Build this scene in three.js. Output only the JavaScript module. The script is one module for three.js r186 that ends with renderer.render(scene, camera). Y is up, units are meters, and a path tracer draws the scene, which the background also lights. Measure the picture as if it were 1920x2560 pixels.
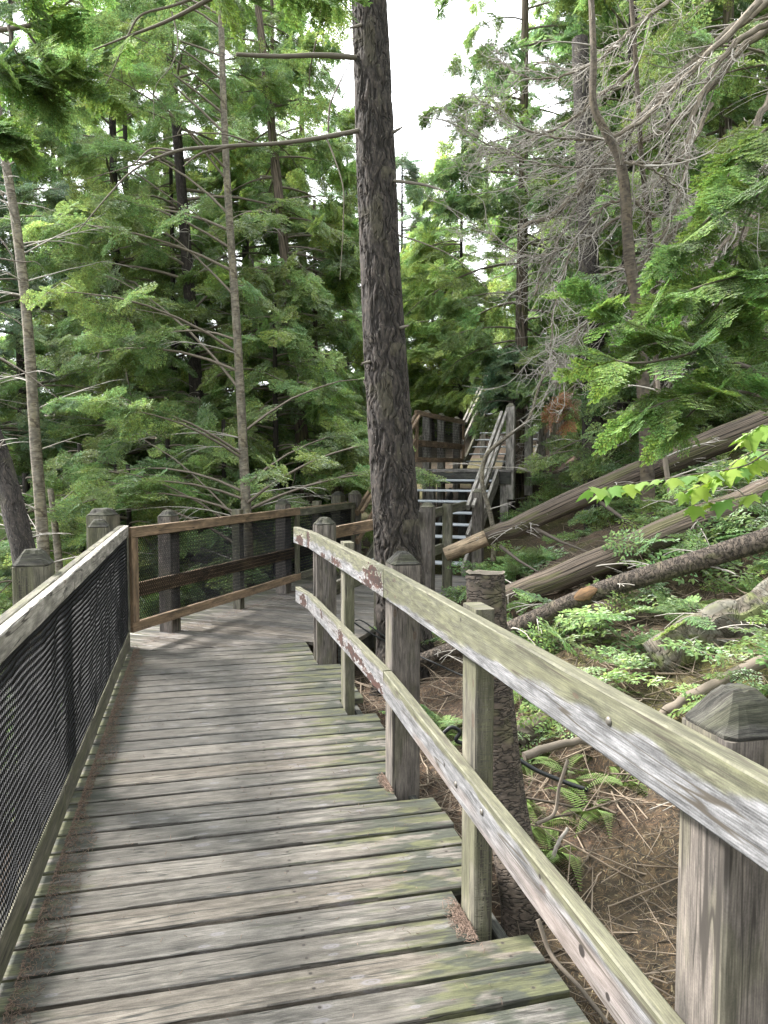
import * as THREE from 'three';

// ---------------------------------------------------------------- camera, sky, sun, exposure
const scene = new THREE.Scene();
const FOCAL = 1900, YAW = Math.atan2(459, FOCAL), PITCH = Math.atan2(121, FOCAL);
const camera = new THREE.PerspectiveCamera(2 * Math.atan(1280 / FOCAL) * 180 / Math.PI, 768 / 1024, 0.05, 900);
camera.position.set(0, 1.6, 0);
camera.rotation.order = 'YXZ';
camera.rotation.set(-PITCH, -YAW, 0);
scene.add(camera);

const SUN = new THREE.Vector3(-0.60, 0.66, -0.46).normalize();
{
  const w = 128, h = 64, d = new Float32Array(w * h * 4);
  for (let y = 0; y < h; y++) for (let x = 0; x < w; x++) {
    const e = Math.max(0, Math.sin(((y + .5) / h - .5) * Math.PI)), k = (y * w + x) * 4;
    const b = 0.92 + 0.28 * e;
    d[k] = b * 0.97; d[k + 1] = b; d[k + 2] = b * 1.05; d[k + 3] = 1;
  }
  const t = new THREE.DataTexture(d, w, h, THREE.RGBAFormat, THREE.FloatType);
  t.mapping = THREE.EquirectangularReflectionMapping; t.magFilter = THREE.LinearFilter; t.needsUpdate = true;
  scene.background = t; scene.environment = t;
}
const sun = new THREE.DirectionalLight(0xfffaf2, 3.2);
sun.position.copy(SUN).multiplyScalar(60).add(new THREE.Vector3(1, 0, -7));
sun.target.position.set(1, 0, -7);
sun.castShadow = true; sun.shadow.radius = 20; sun.shadow.mapSize.set(2048, 2048);
Object.assign(sun.shadow.camera, { left: -22, right: 22, top: 22, bottom: -22, near: 1, far: 140 });
scene.add(sun, sun.target);

const renderer = new THREE.WebGLRenderer({ antialias: true });
renderer.setSize(768, 1024);
renderer.toneMapping = THREE.LinearToneMapping;
renderer.toneMappingExposure = 5.0;
renderer.shadowMap.enabled = true;

// ---------------------------------------------------------------- random numbers and noise
const rng = s => () => { s |= 0; s = s + 0x6D2B79F5 | 0; let t = Math.imul(s ^ s >>> 15, 1 | s); t = t + Math.imul(t ^ t >>> 7, 61 | t) ^ t; return ((t ^ t >>> 14) >>> 0) / 4294967296; };
const clamp = (x, a = 0, b = 1) => x < a ? a : x > b ? b : x;
const lerp = (a, b, t) => a + (b - a) * t;
const smooth = (a, b, x) => { const t = clamp((x - a) / (b - a)); return t * t * (3 - 2 * t); };
const NT = new Float32Array(65536); { const r = rng(77); for (let i = 0; i < 65536; i++) NT[i] = r(); }
function vn(x, y) {
  const xi = Math.floor(x), yi = Math.floor(y); let fx = x - xi, fy = y - yi;
  fx = fx * fx * (3 - 2 * fx); fy = fy * fy * (3 - 2 * fy);
  const a = xi & 255, b = (xi + 1) & 255, c = (yi & 255) << 8, d = ((yi + 1) & 255) << 8;
  const p = NT[a | c], q = NT[b | c], r = NT[a | d], s = NT[b | d];
  return p + (q - p) * fx + (r - p + (p - q - r + s) * fx) * fy;
}
function fbm(x, y, o = 4) { let s = 0, a = .5, n = 0; for (let i = 0; i < o; i++) { s += a * vn(x, y); n += a; x = x * 2.03 + 17.3; y = y * 2.03 + 41.7; a *= .5; } return s / n; }

const V3 = (x, y, z) => new THREE.Vector3(x, y, z);
// a point seen at (x, y) of the 1920 x 2560 picture, at a distance along the view axis
const FW = V3(Math.sin(YAW) * Math.cos(PITCH), -Math.sin(PITCH), -Math.cos(YAW) * Math.cos(PITCH));
const RT = V3(Math.cos(YAW), 0, Math.sin(YAW)), UPV = RT.clone().cross(FW);
const at = (x, y, D) => V3(0, 1.6, 0).addScaledVector(FW, D).addScaledVector(RT, D * (x - 960) / FOCAL).addScaledVector(UPV, -D * (y - 1280) / FOCAL);

// second stretch of the boardwalk: u runs along it, v across it to the right
const A2 = 34 * Math.PI / 180, OX = -0.62, OZ = -7.55;
const UX = Math.sin(A2), UZ = -Math.cos(A2), VX = Math.cos(A2), VZ = Math.sin(A2);
const W = (u, v, y) => V3(OX + UX * u + VX * v, y, OZ + UZ * u + VZ * v);

// ---------------------------------------------------------------- objects
const used = {};
function numbered(n) { if (!(n in used)) { used[n] = 0; return n; } used[n]++; return n + '_' + String(used[n]).padStart(3, '0'); }
function tag(o, label, category, group, kind) {
  if (label) o.userData.label = label; if (category) o.userData.category = category;
  if (group) o.userData.group = group; if (kind) o.userData.kind = kind; return o;
}
function thing(name, label, category, pos = [0, 0, 0], group, kind) {
  const o = new THREE.Group(); o.name = numbered(name); o.position.set(...pos); scene.add(o);
  return tag(o, label, category, group, kind);
}
function part(name, geo, mat, parent, kind) {
  const m = new THREE.Mesh(geo, mat); m.name = name; m.castShadow = m.receiveShadow = true;
  if (kind) m.userData.kind = kind;
  if (parent) { if (parent.isGroup && !parent.userData.local) m.position.copy(parent.position).negate(); parent.add(m); }
  return m;
}
function single(name, geo, mat, label, category, group, kind) {
  const m = new THREE.Mesh(geo, mat); m.name = numbered(name); m.castShadow = m.receiveShadow = true; scene.add(m);
  return tag(m, label, category, group, kind);
}

// ---------------------------------------------------------------- geometry
class MB {
  constructor() { this.p = []; this.n = []; this.t = []; this.c = []; this.i = []; }
  v(x, y, z, nx, ny, nz, u = 0, w = 0) { this.p.push(x, y, z); this.n.push(nx, ny, nz); this.t.push(u, w); return this.p.length / 3 - 1; }
  tri(a, b, c) { this.i.push(a, b, c); }
  quad(a, b, c, d) { this.i.push(a, b, c, a, c, d); }
  flat(pts, uvs) {                                     // one flat polygon (fan)
    const [a, b, c] = pts, n = b.clone().sub(a).cross(c.clone().sub(a)).normalize(), k = pts.map((q, j) => this.v(q.x, q.y, q.z, n.x, n.y, n.z, uvs ? uvs[j][0] : 0, uvs ? uvs[j][1] : 0));
    for (let j = 1; j < k.length - 1; j++) this.tri(k[0], k[j], k[j + 1]);
  }
  tube(pts, rad, sides = 5, { vs = 1, us = 1, u0 = 0, cap = true, bump, swap } = {}) {
    const N = pts.length; let prev = null, len = 0; const rows = [];
    for (let k = 0; k < N; k++) {
      const d = pts[Math.min(k + 1, N - 1)].clone().sub(pts[Math.max(k - 1, 0)]).normalize();
      if (!prev) { prev = Math.abs(d.y) > .9 ? V3(1, 0, 0) : V3(0, 1, 0); }
      const s = prev.clone().addScaledVector(d, -prev.dot(d)).normalize(), b = d.clone().cross(s); prev = s;
      if (k) len += pts[k].distanceTo(pts[k - 1]);
      const R = typeof rad === 'function' ? rad(k / (N - 1)) : rad[k], row = [];
      for (let j = 0; j <= sides; j++) {
        const a = j / sides * Math.PI * 2, ca = Math.cos(a), sa = Math.sin(a);
        const nx = s.x * ca + b.x * sa, ny = s.y * ca + b.y * sa, nz = s.z * ca + b.z * sa, r = R * (bump ? 1 + bump(j / sides, len, j % sides) : 1);
        row.push(this.v(pts[k].x + nx * r, pts[k].y + ny * r, pts[k].z + nz * r, nx, ny, nz, swap ? len * vs : u0 + j / sides * us, swap ? j / sides * us : len * vs));
      }
      rows.push(row);
    }
    for (let k = 0; k < N - 1; k++) for (let j = 0; j < sides; j++) this.quad(rows[k][j], rows[k][j + 1], rows[k + 1][j + 1], rows[k + 1][j]);
    if (cap) for (const [k, sg] of [[0, -1], [N - 1, 1]]) {
      const d = pts[k].clone().sub(pts[k ? k - 1 : 1]).normalize(), m = this.v(pts[k].x, pts[k].y, pts[k].z, d.x, d.y, d.z, .5, .5);
      const ring = rows[k].map(q => this.v(this.p[q * 3], this.p[q * 3 + 1], this.p[q * 3 + 2], d.x, d.y, d.z, this.t[q * 2], this.t[q * 2 + 1]));
      for (let j = 0; j < sides; j++) sg > 0 ? this.tri(ring[j], ring[j + 1], m) : this.tri(ring[j + 1], ring[j], m);
    }
    return this;
  }
  geo(smoothN = false) {
    const g = new THREE.BufferGeometry();
    g.setAttribute('position', new THREE.Float32BufferAttribute(this.p, 3));
    g.setAttribute('normal', new THREE.Float32BufferAttribute(this.n, 3));
    g.setAttribute('uv', new THREE.Float32BufferAttribute(this.t, 2));
    if (this.c.length) g.setAttribute('color', new THREE.Float32BufferAttribute(this.c, 3));
    g.setIndex(this.i);
    if (smoothN) g.computeVertexNormals();
    return g;
  }
}
const curve = (pts, n) => new THREE.CatmullRomCurve3(pts, false, 'centripetal').getPoints(n);

// A board from a to b (middle of its underside), h tall and t thick, with chamfered, slightly uneven edges.
// face order: 0 left side (towards -side), 1 top, 2 right side, 3 bottom; uvf(face, s metres, t 0..1) gives the texture place
const rb = rng(5);
function board(a, b, h, t, { segs = 6, ch = .004, wob = .0015, uvf, side, up, endCut = 0, h1 } = {}) {
  const m = new MB(), L = a.distanceTo(b), X = b.clone().sub(a).normalize();
  const Y0 = up || V3(0, 1, 0), Z = side ? side.clone() : X.clone().cross(Y0).normalize(), Y = up ? Y0.clone() : Z.clone().cross(X).normalize();
  const u0 = rb() * 3, v0 = rb() * 3; h1 = h1 ?? h;
  uvf = uvf || ((f, s, q) => [u0 + s, v0 + f * .37 + q * (f % 2 ? t : h)]);
  const prof = hh => [[-t / 2, ch], [-t / 2, hh - ch], [-t / 2 + ch, hh], [t / 2 - ch, hh], [t / 2, hh - ch], [t / 2, ch], [t / 2 - ch, 0], [-t / 2 + ch, 0]];
  const faceOf = [0, 0, 1, 1, 2, 2, 3, 3];           // strip k runs from profile point k to k+1
  const rings = [];
  for (let k = 0; k <= segs; k++) {
    const s = L * k / segs, hh = lerp(h, h1, k / segs);
    rings.push(prof(hh).map(([z, y]) => {
      const w1 = wob * (rb() - .5) * 2, w2 = wob * (rb() - .5) * 2, e = endCut * (k === segs ? 1 : 0) * (z / t);
      return a.clone().addScaledVector(X, s + e).addScaledVector(Y, y + w1).addScaledVector(Z, z + w2);
    }));
  }
  const T = [[0, 0, .04, .96], 0, 0];
  for (let q = 0; q < 8; q++) {
    const f = faceOf[q], n = (q + 1) % 8;
    const r0 = [.0, .97, .02, .97, .0, .97, .02, .97][q] , r1 = [.97, 1, .97, 1, .97, 1, .97, 1][q];
    const f0 = (f === 2 || f === 3) ? 1 - r0 : r0, f1 = (f === 2 || f === 3) ? 1 - r1 : r1;
    for (let k = 0; k < segs; k++) {
      const A = rings[k][q], B = rings[k][n], C = rings[k + 1][n], D = rings[k + 1][q], s0 = L * k / segs, s1 = L * (k + 1) / segs;
      m.flat([A, D, C, B], [uvf(f, s0, f0), uvf(f, s1, f0), uvf(f, s1, f1), uvf(f, s0, f1)]);
    }
  }
  m.flat(rings[0], rings[0].map((_, j) => { const p = prof(h)[j]; return [u0 + p[0], v0 + p[1]]; }));
  m.flat(rings[segs].slice().reverse(), rings[segs].map((_, j) => { const p = prof(h1)[7 - j]; return [u0 + 1 + p[0], v0 + p[1]]; }));
  return m.geo();
}
// a square post standing at (x, z), with a bevelled head (capH tall) when capH > 0
function postGeo(x, z, y0, y1, wx, wz, turn = 0, ch = .006) {
  const c = Math.cos(turn), s = Math.sin(turn), m = new MB(), u0 = rb() * 3, v0 = rb() * 3;
  const P = (lx, y, lz) => V3(x + lx * c + lz * s, y, z - lx * s + lz * c), hx = wx / 2, hz = wz / 2;
  const pr = [[-hx + ch, -hz], [hx - ch, -hz], [hx, -hz + ch], [hx, hz - ch], [hx - ch, hz], [-hx + ch, hz], [-hx, hz - ch], [-hx, -hz + ch]];
  const segs = 4; let per = 0; const acc = [0];
  for (let q = 0; q < 8; q++) { const a = pr[q], b = pr[(q + 1) % 8]; per += Math.hypot(a[0] - b[0], a[1] - b[1]); acc.push(per); }
  for (let q = 0; q < 8; q++) for (let k = 0; k < segs; k++) {
    const a = pr[q], b = pr[(q + 1) % 8], ya = lerp(y0, y1, k / segs), yb = lerp(y0, y1, (k + 1) / segs);
    m.flat([P(a[0], ya, a[1]), P(a[0], yb, a[1]), P(b[0], yb, b[1]), P(b[0], ya, b[1])], [[u0 + ya, v0 + acc[q]], [u0 + yb, v0 + acc[q]], [u0 + yb, v0 + acc[q + 1]], [u0 + ya, v0 + acc[q + 1]]]);
  }
  m.flat(pr.map(q => P(q[0], y1, q[1])).reverse(), pr.map(q => [u0 + q[0], v0 + q[1]]).reverse());
  return m.geo();
}
function capGeo(x, z, y, wx, wz, hgt, inset, turn = 0, seed = 1) {
  const c = Math.cos(turn), s = Math.sin(turn), m = new MB(), r = rng(seed), N = 24, hx = wx / 2, hz = wz / 2;
  const P = (lx, yy, lz) => V3(x + lx * c + lz * s, yy, z - lx * s + lz * c);
  const ring = (k, yy, j, round) => { const o = []; for (let q = 0; q < N; q++) { const a = (q + .5) / N * Math.PI * 2, ca = Math.cos(a), sa = Math.sin(a), sq = 1 / Math.max(Math.abs(ca), Math.abs(sa)), f = lerp(sq, 1.12, round) ; o.push(P((hx * k) * ca * f + (r() - .5) * j, yy + (r() - .5) * j, (hz * k) * sa * f + (r() - .5) * j)); } return o; };
  const kt = 1 - inset / hx, rs = [ring(1, y, 0, .02), ring(1.02, y + .006, .002, .04), ring(lerp(1, kt, .3), y + hgt * .32, .004, .06), ring(lerp(1, kt, .72), y + hgt * .75, .005, .1), ring(kt * .93, y + hgt * .97, .006, .25)];
  const u0 = r() * 3, v0 = r() * 3, uv = (p) => [u0 + p.x * 1.3 + p.y, v0 + p.z * 1.3 - p.y];
  for (let k = 0; k < 4; k++) for (let q = 0; q < N; q++) { const n = (q + 1) % N, f = [rs[k][q], rs[k + 1][q], rs[k + 1][n], rs[k][n]]; m.flat(f, f.map(uv)); }
  const mid = P((r() - .5) * .02, y + hgt + .002, (r() - .5) * .02);
  for (let q = 0; q < N; q++) { const f = [rs[4][q], mid, rs[4][(q + 1) % N]]; m.flat(f, f.map(uv)); }
  return m.geo();
}
// ---------------------------------------------------------------- surfaces (what things are made of)
function texture(w, h, fn, { srgb = true, repeat } = {}) {
  const d = new Uint8Array(w * h * 4), o = [0, 0, 0];
  for (let y = 0, k = 0; y < h; y++) for (let x = 0; x < w; x++, k += 4) { fn(x, y, o); d[k] = clamp(o[0], 0, 255); d[k + 1] = clamp(o[1], 0, 255); d[k + 2] = clamp(o[2], 0, 255); d[k + 3] = 255; }
  const t = new THREE.DataTexture(d, w, h, THREE.RGBAFormat); t.magFilter = THREE.LinearFilter; t.minFilter = THREE.LinearMipmapLinearFilter; t.generateMipmaps = true;
  t.wrapS = t.wrapT = THREE.RepeatWrapping; if (srgb) t.colorSpace = THREE.SRGBColorSpace; if (repeat) t.repeat.set(...repeat); t.needsUpdate = true; return t;
}
const mix3 = (o, c, k) => { o[0] += (c[0] - o[0]) * k; o[1] += (c[1] - o[1]) * k; o[2] += (c[2] - o[2]) * k; };
// wood grain at x metres along, y metres across: returns [tone 0..1, crack 0..1]
function grain(x, y, seed, knots, out) {
  let wy = y + .004 * (fbm(x * 1.1 + seed, y * 5 + seed) - .5) * 4, kn = 0;
  for (const [kx, ky, kr] of knots) {
    const dx = (x - kx) / 2.4, dy = y - ky, d = Math.hypot(dx, dy);
    if (d < kr * 5) { wy += dy / (d + .004) * kr * .8 * Math.exp(-d * d / (kr * kr * 3)); kn = Math.max(kn, smooth(kr * 1.05, kr * .55, d) * (0.7 + .3 * Math.sin(d / kr * 14))); }
  }
  const late = .5 + .5 * Math.sin(wy * 1150 + 5 * vn(x * .7 + seed, y * 14) + seed);
  const fine = fbm(x * 30 + seed * 3, wy * 360, 3), mid = fbm(x * 6.5 + seed, wy * 95, 3), sp = vn(x * 420 + seed, y * 620);
  const cr = 1 - Math.abs(2 * fbm(x * 1.7 + seed * 7, wy * 52 + 9, 2) - 1);
  out[0] = .5 + 1.5 * (.36 * (mid - .5) + .42 * (fine - .5) + .10 * (late - .5) + .12 * (sp - .5)); out[1] = smooth(.92, .985, cr) * smooth(.46, .56, vn(x * 3.4 + seed, y * 22)); out[2] = kn;
}
const gout = [0, 0, 0];
function plankTexture(w, h, rows, len, opt, bump) {
  const r = rng(opt.seed), R = [];
  for (let i = 0; i < rows; i++) {
    const kn = []; for (let k = 0; k < 2 + r() * 4; k++) kn.push([r() * len, .02 + r() * .105, .008 + r() * .011]);
    R.push({ seed: r() * 90, kn, tone: r() - .5, warm: r(), na: .32 + (r() - .5) * .02, nail: r() });
  }
  const rowH = h / rows;
  return texture(w, h, (px, py, o) => {
    const i = Math.min(rows - 1, Math.floor(py / rowH)), q = R[i], x = px / w * len, y = (py - i * rowH) / rowH * .145, X = x - .75;
    grain(x, y, q.seed, q.kn, gout);
    const g = gout[0] - .5, wear = fbm(x * 3 + q.seed, y * 18, 3), patch = fbm(x * 1.7 + q.seed * 2, y * 7 + i * 3, 4);
    const base = opt.base;
    const blot = fbm(x * 13 + q.seed, y * 26 + q.seed, 4) - .5, speck = vn(px * .55, py * .55) - .5;
    let b = 1 + g * .95 + q.tone * .34 + (wear - .5) * .4 + blot * .55 + speck * .1;
    o[0] = base[0] * b + q.warm * 5; o[1] = base[1] * b + q.warm * 1; o[2] = base[2] * b - q.warm * 3;
    mix3(o, [94, 89, 84], smooth(.55, .75, patch) * .28);
    // algae at the ends of the planks, ragged along the grain
    const rag = fbm(x * 3.2 + q.seed, y * 30 + q.seed, 4), rag2 = fbm(x * 7 + q.seed * 3, y * 55, 3);
    const rightEdge = smooth(.46, .86, X + (rag - .5) * 1.1 + blot * .35), leftEdge = smooth(-.42, -.58, X + (rag - .5) * .32);
    const al = Math.max(rightEdge * opt.right, leftEdge * opt.left);
    mix3(o, [50 + 50 * g, 53 + 50 * g, 46 + 44 * g], al * smooth(.34, .52, fbm(x * 8 + q.seed * 3, y * 24, 5)) * .9);
    mix3(o, [80 + 60 * g, 81 + 60 * g, 56 + 44 * g], al * smooth(.47, .6, fbm(x * 7 + 31 + q.seed, y * 18, 5)) * .72);
    mix3(o, [44, 43, 40], gout[1] * .85);
    mix3(o, [118, 116, 124], gout[2] * .6);
    for (const nx of [-.55, q.na, .97]) for (const ny of [.035, .108]) { const d = Math.hypot(X - nx - (q.nail - .5) * .02, y - ny - (q.nail - .5) * .02); if (d < .0055) mix3(o, [40, 36, 34], .9); else if (d < .010) mix3(o, [70, 62, 56], .35); }
    if (bump) { const hh = 150 + 160 * g - 150 * gout[1] + 30 * gout[2] + 40 * (wear - .5); o[0] = o[1] = o[2] = hh; return; }
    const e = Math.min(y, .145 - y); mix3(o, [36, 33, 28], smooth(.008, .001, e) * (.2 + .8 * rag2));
  });
}
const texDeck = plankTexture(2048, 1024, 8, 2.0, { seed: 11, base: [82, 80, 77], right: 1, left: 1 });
const texDeckBump = plankTexture(2048, 1024, 8, 2.0, { seed: 11, base: [0, 0, 0], right: 1, left: 1 }, true); texDeckBump.colorSpace = THREE.NoColorSpace;
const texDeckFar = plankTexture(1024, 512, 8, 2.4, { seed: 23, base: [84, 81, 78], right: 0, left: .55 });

function woodTexture(seed, base, { warm = 0, algae = 0, algaeCol = [76, 77, 54], dark = 0, contrast = .8 } = {}) {
  const r = rng(seed), kn = []; for (let k = 0; k < 7; k++) kn.push([r() * 1.5, r() * .75, .006 + r() * .01]);
  return texture(1024, 512, (px, py, o) => {
    let x = px / 1024 * 1.5, y = py / 512 * .75; const bl = smooth(1.2, 1.5, x), by = smooth(.66, .75, y); if (by > vn(px * .9, 7)) y -= .75; if (bl > fbm(py * .11, px * .02, 2) * .999 + .0005) x -= 1.5; grain(x + 8, y + 8, seed * 1.7, kn.map(k => [k[0] + 8, k[1] + 8, k[2]]), gout);
    const g = gout[0] - .5, n = fbm(x * 9 + seed, y * 26, 5), b = 1 + g * contrast * 1.25 + (n - .5) * .75;
    o[0] = base[0] * b; o[1] = base[1] * b; o[2] = base[2] * b;
    const a = smooth(.62 - algae * .4, .82 - algae * .4, fbm(x * 5 + 7 + seed, y * 13 + 3, 5)) * Math.min(1, algae * 1.3);
    mix3(o, [algaeCol[0] * (1 + g * .5), algaeCol[1] * (1 + g * .5), algaeCol[2] * (1 + g * .5)], a * .8);
    mix3(o, [40, 36, 32], gout[1] * .8); mix3(o, [70, 52, 42], gout[2] * .7);
  }, { repeat: [1 / 1.5, 1 / .75] });
}
const texGrey = woodTexture(3, [138, 133, 127], { algae: .15, contrast: .5 });
const texTan = woodTexture(8, [116, 97, 78], { algae: .12, contrast: .5 });
const texGreen = woodTexture(14, [86, 83, 72], { algae: .5, contrast: .7 });
const texPost = woodTexture(19, [88, 82, 77], { algae: .3, contrast: .7 });
const texCap = woodTexture(37, [50, 49, 45], { algae: .45, algaeCol: [56, 58, 40], contrast: 1.6 });
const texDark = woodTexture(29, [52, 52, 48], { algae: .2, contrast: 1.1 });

// long rails: front face in v 0..0.76 (bottom to top), top face above it; s in metres along
function railTexture(seed, len, o2) {
  const r = rng(seed), kn = []; for (let k = 0; k < 4; k++) kn.push([r() * len, .02 + r() * .1, .006 + r() * .006]);
  return texture(2048, 256, (px, py, o) => {
    const x = px / 2048 * len, v = py / 256, y = v * .184; grain(x, y, seed * 2.3, kn, gout);
    const g = gout[0] - .5, n = fbm(x * 16 + seed, y * 60, 5), b = 1 + g * 1.0 + (n - .5) * .6;
    o[0] = 99 * b; o[1] = 99 * b; o[2] = 101 * b;
    mix3(o, [116, 96, 84], smooth(.56, .74, fbm(x * 1.1 + seed * 4, y * 9 + 2, 3)) * o2.warm);
    const rag = fbm(x * 9 + seed, y * 34, 5), edge = o2.edge(x) + (rag - .5) * .34 + (vn(x * .9 + seed, 3) - .5) * .2;
    const al = smooth(edge - .05, edge + .09, v / .76);
    const gr = [78 + 70 * g + 40 * (n - .5), 78 + 70 * g + 40 * (n - .5), 58 + 54 * g + 30 * (n - .5)];
    mix3(o, gr, al * (.72 + .25 * vn(x * 11, y * 60)));
    mix3(o, [96, 95, 76], smooth(.5, .7, fbm(x * 4, y * 30 + 9, 3)) * al * .35);
    if (v > .77) mix3(o, [88 + 60 * g, 86 + 60 * g, 72 + 50 * g], .65);
    mix3(o, [56, 50, 42], gout[1] * .85 * (v < .76 ? 1 : .5)); mix3(o, [74, 56, 46], gout[2] * .75);
    for (const [cx, cy, rx, ry] of o2.peel || []) {
      const d = Math.hypot((x - cx) / rx, (v - cy) / ry) + (fbm(x * 26 + seed, y * 60, 4) - .5) * 2.0;
      if (d < 1) mix3(o, [30 + 50 * g + 26 * vn(x * 40, y * 80), 13 + 26 * g + 10 * vn(x * 40, y * 80), 10 + 20 * g], smooth(1, .86, d) * .95);
      else if (d < 1.25) mix3(o, [156, 155, 154], smooth(1.25, 1.05, d) * .6);
    }
    for (const [hx, hv, hr] of o2.holes || []) { const d = Math.hypot(x - hx, (v - hv) * .184); if (d < hr) mix3(o, [36, 30, 28], smooth(hr, hr * .7, d)); }
  });
}
const texRailTop = railTexture(4, 2.8, { warm: .1, edge: x => lerp(.12, .62, smooth(.3, 2.7, x)) - .18 * smooth(.5, 0, x), holes: [[.35, .5, .009], [1.12, .62, .008]] });
const texRailLow = railTexture(9, 2.8, { warm: .4, edge: x => lerp(.72, .86, smooth(.2, 1.4, x)), holes: [[1.98, .34, .017], [2.1, .2, .011], [.95, .4, .010], [1.75, .62, .008]] });
const texRailFarTop = railTexture(6, 3.4, { warm: .15, edge: x => .42, peel: [[3.14, .36, .2, .34], [2.98, .12, .22, .12], [2.05, .16, .2, .14], [1.5, .1, .1, .12], [.75, .3, .09, .42], [.2, .2, .12, .3]] });
const texRailFarLow = railTexture(17, 3.4, { warm: .1, edge: x => .8, peel: [[3.1, .14, .26, .16], [2.6, .3, .3, .2], [2.2, .34, .12, .3], [1.4, .5, .05, .2], [.25, .3, .1, .3]] });

// bark
const texBark = (() => {
  const h = new Float32Array(1024 * 1024), c = texture(1024, 1024, (x, y, o) => {
    const u = x / 1024, v = y / 1024, P = 34;                      // periodic round the trunk through two blended reads
    const f = (a) => { const w = .35 * (fbm(a * 7 + 3, v * 9, 3) - .5); const ridge = 1 - Math.abs(2 * fbm(a * P + w * P * .4, v * 5 + 5, 3) - 1); return ridge; };
    const bl = smooth(.9, 1, u), rd = f(u) * (1 - bl) + f(u - 1) * bl;
    const fine = fbm(u * 90, v * 60, 4), pl = fbm(u * 60, v * 40 + 7, 3);
    let hh = 1 - smooth(.8, .985, rd) + (fine - .5) * .3 + (pl - .5) * .3; h[y * 1024 + x] = clamp(hh * .8);
    const b = .62 + .6 * (fine - .5) + .55 * (pl - .5), cr = smooth(.86, .985, rd);
    o[0] = 71 * b; o[1] = 62 * b; o[2] = 56 * b; o[0] += 4; o[1] += 4; o[2] += 4; mix3(o, [24, 19, 16], cr * .95);
    mix3(o, [120, 117, 108], smooth(.72, .82, fbm(u * 40 + 9, v * 40, 3)) * .4);
    mix3(o, [92, 90, 66], smooth(.62, .78, fbm(u * 5 + 2, v * 5, 4)) * .3);
  });
  return { map: c, bump: texture(1024, 1024, (x, y, o) => { o[0] = o[1] = o[2] = h[y * 1024 + x] * 255; }, { srgb: false }), h };
})();
const texCedarBark = texture(512, 512, (x, y, o) => {
  const u = x / 512, v = y / 512, s = fbm(u * 46 + (fbm(u * 4, v * 3, 2) - .5) * 5, v * 5, 4), f = fbm(u * 160, v * 16, 3), b = .55 + s * .6 + (f - .5) * .7;
  o[0] = 104 * b; o[1] = 92 * b; o[2] = 81 * b; mix3(o, [34, 28, 23], smooth(.42, .3, s) * .8); mix3(o, [82, 86, 46], smooth(.58, .72, fbm(u * 6 + 5, v * 4, 4)) * .5);
});
const texCedarBump = texture(512, 512, (x, y, o) => { const u = x / 512, v = y / 512, s = fbm(u * 46 + (fbm(u * 4, v * 3, 2) - .5) * 5, v * 5, 4); o[0] = o[1] = o[2] = clamp(s * 1.4 - .2) * 255; }, { srgb: false });
const texBirch = texture(512, 512, (x, y, o) => {
  const u = x / 512, v = y / 512, n = fbm(u * 9, v * 60, 3), l = smooth(.62, .7, fbm(u * 5 + 4, v * 90, 2)), p = fbm(u * 5, v * 6, 4), b = .8 + (n - .5) * .5 + (p - .5) * .6;
  o[0] = 160 * b; o[1] = 154 * b; o[2] = 142 * b; mix3(o, [84, 74, 64], l * .65); mix3(o, [122, 116, 92], smooth(.55, .7, p) * .5); mix3(o, [60, 52, 44], smooth(.64, .72, fbm(u * 7 + 9, v * 14, 3)) * .6);
});
const texScale = texture(512, 512, (x, y, o) => {
  const u = x / 512, v = y / 512, n = fbm(u * 16 + 3, v * 42, 4), s = 1 - Math.abs(2 * fbm(u * 12, v * 44 + 3, 3) - 1), b = .5 + n * .75;
  o[0] = 92 * b; o[1] = 82 * b; o[2] = 73 * b; mix3(o, [38, 33, 29], smooth(.84, .97, s) * .7); mix3(o, [100, 106, 60], smooth(.6, .75, fbm(u * 4, v * 4, 4)) * .3);
});
const texScaleBump = texture(512, 512, (x, y, o) => { const u = x / 512, v = y / 512, s = 1 - Math.abs(2 * fbm(u * 12, v * 44 + 3, 3) - 1); o[0] = o[1] = o[2] = (1 - smooth(.8, .98, s)) * 200 + fbm(u * 30, v * 60, 3) * 55; }, { srgb: false });

// forest floor: needles, twigs and leaf scraps drawn one by one
const texLitter = (() => {
  const S = 1024, cv = document.createElement('canvas'); cv.width = cv.height = S; const g = cv.getContext('2d'), r = rng(31);
  g.fillStyle = 'rgb(42,34,27)'; g.fillRect(0, 0, S, S);
  for (let k = 0; k < 2600; k++) { const b = .5 + r() * .8; g.fillStyle = `rgba(${70 * b | 0},${56 * b | 0},${42 * b | 0},.5)`; g.beginPath(); g.arc(r() * S, r() * S, 4 + r() * 16, 0, 7); g.fill(); }
  for (let k = 0; k < 15000; k++) {
    const b = .55 + r() * .95, c = r(), x = r() * S, y = r() * S, a = r() * 6.3, l = 6 + r() * 26;
    g.strokeStyle = c < .75 ? `rgb(${74 * b | 0},${57 * b | 0},${43 * b | 0})` : c < .9 ? `rgb(${112 * b | 0},${98 * b | 0},${82 * b | 0})` : `rgb(${60 * b | 0},${46 * b | 0},${36 * b | 0})`;
    g.lineWidth = .8 + r() * 1.8; g.beginPath(); g.moveTo(x, y); g.quadraticCurveTo(x + Math.cos(a) * l * .5 + r() * 4, y + Math.sin(a) * l * .5 + r() * 4, x + Math.cos(a) * l, y + Math.sin(a) * l); g.stroke();
  }
  const t = new THREE.CanvasTexture(cv); t.colorSpace = THREE.SRGBColorSpace; t.wrapS = t.wrapT = THREE.RepeatWrapping; t.repeat.set(1 / 1.1, 1 / 1.1); return t;
})();

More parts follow.
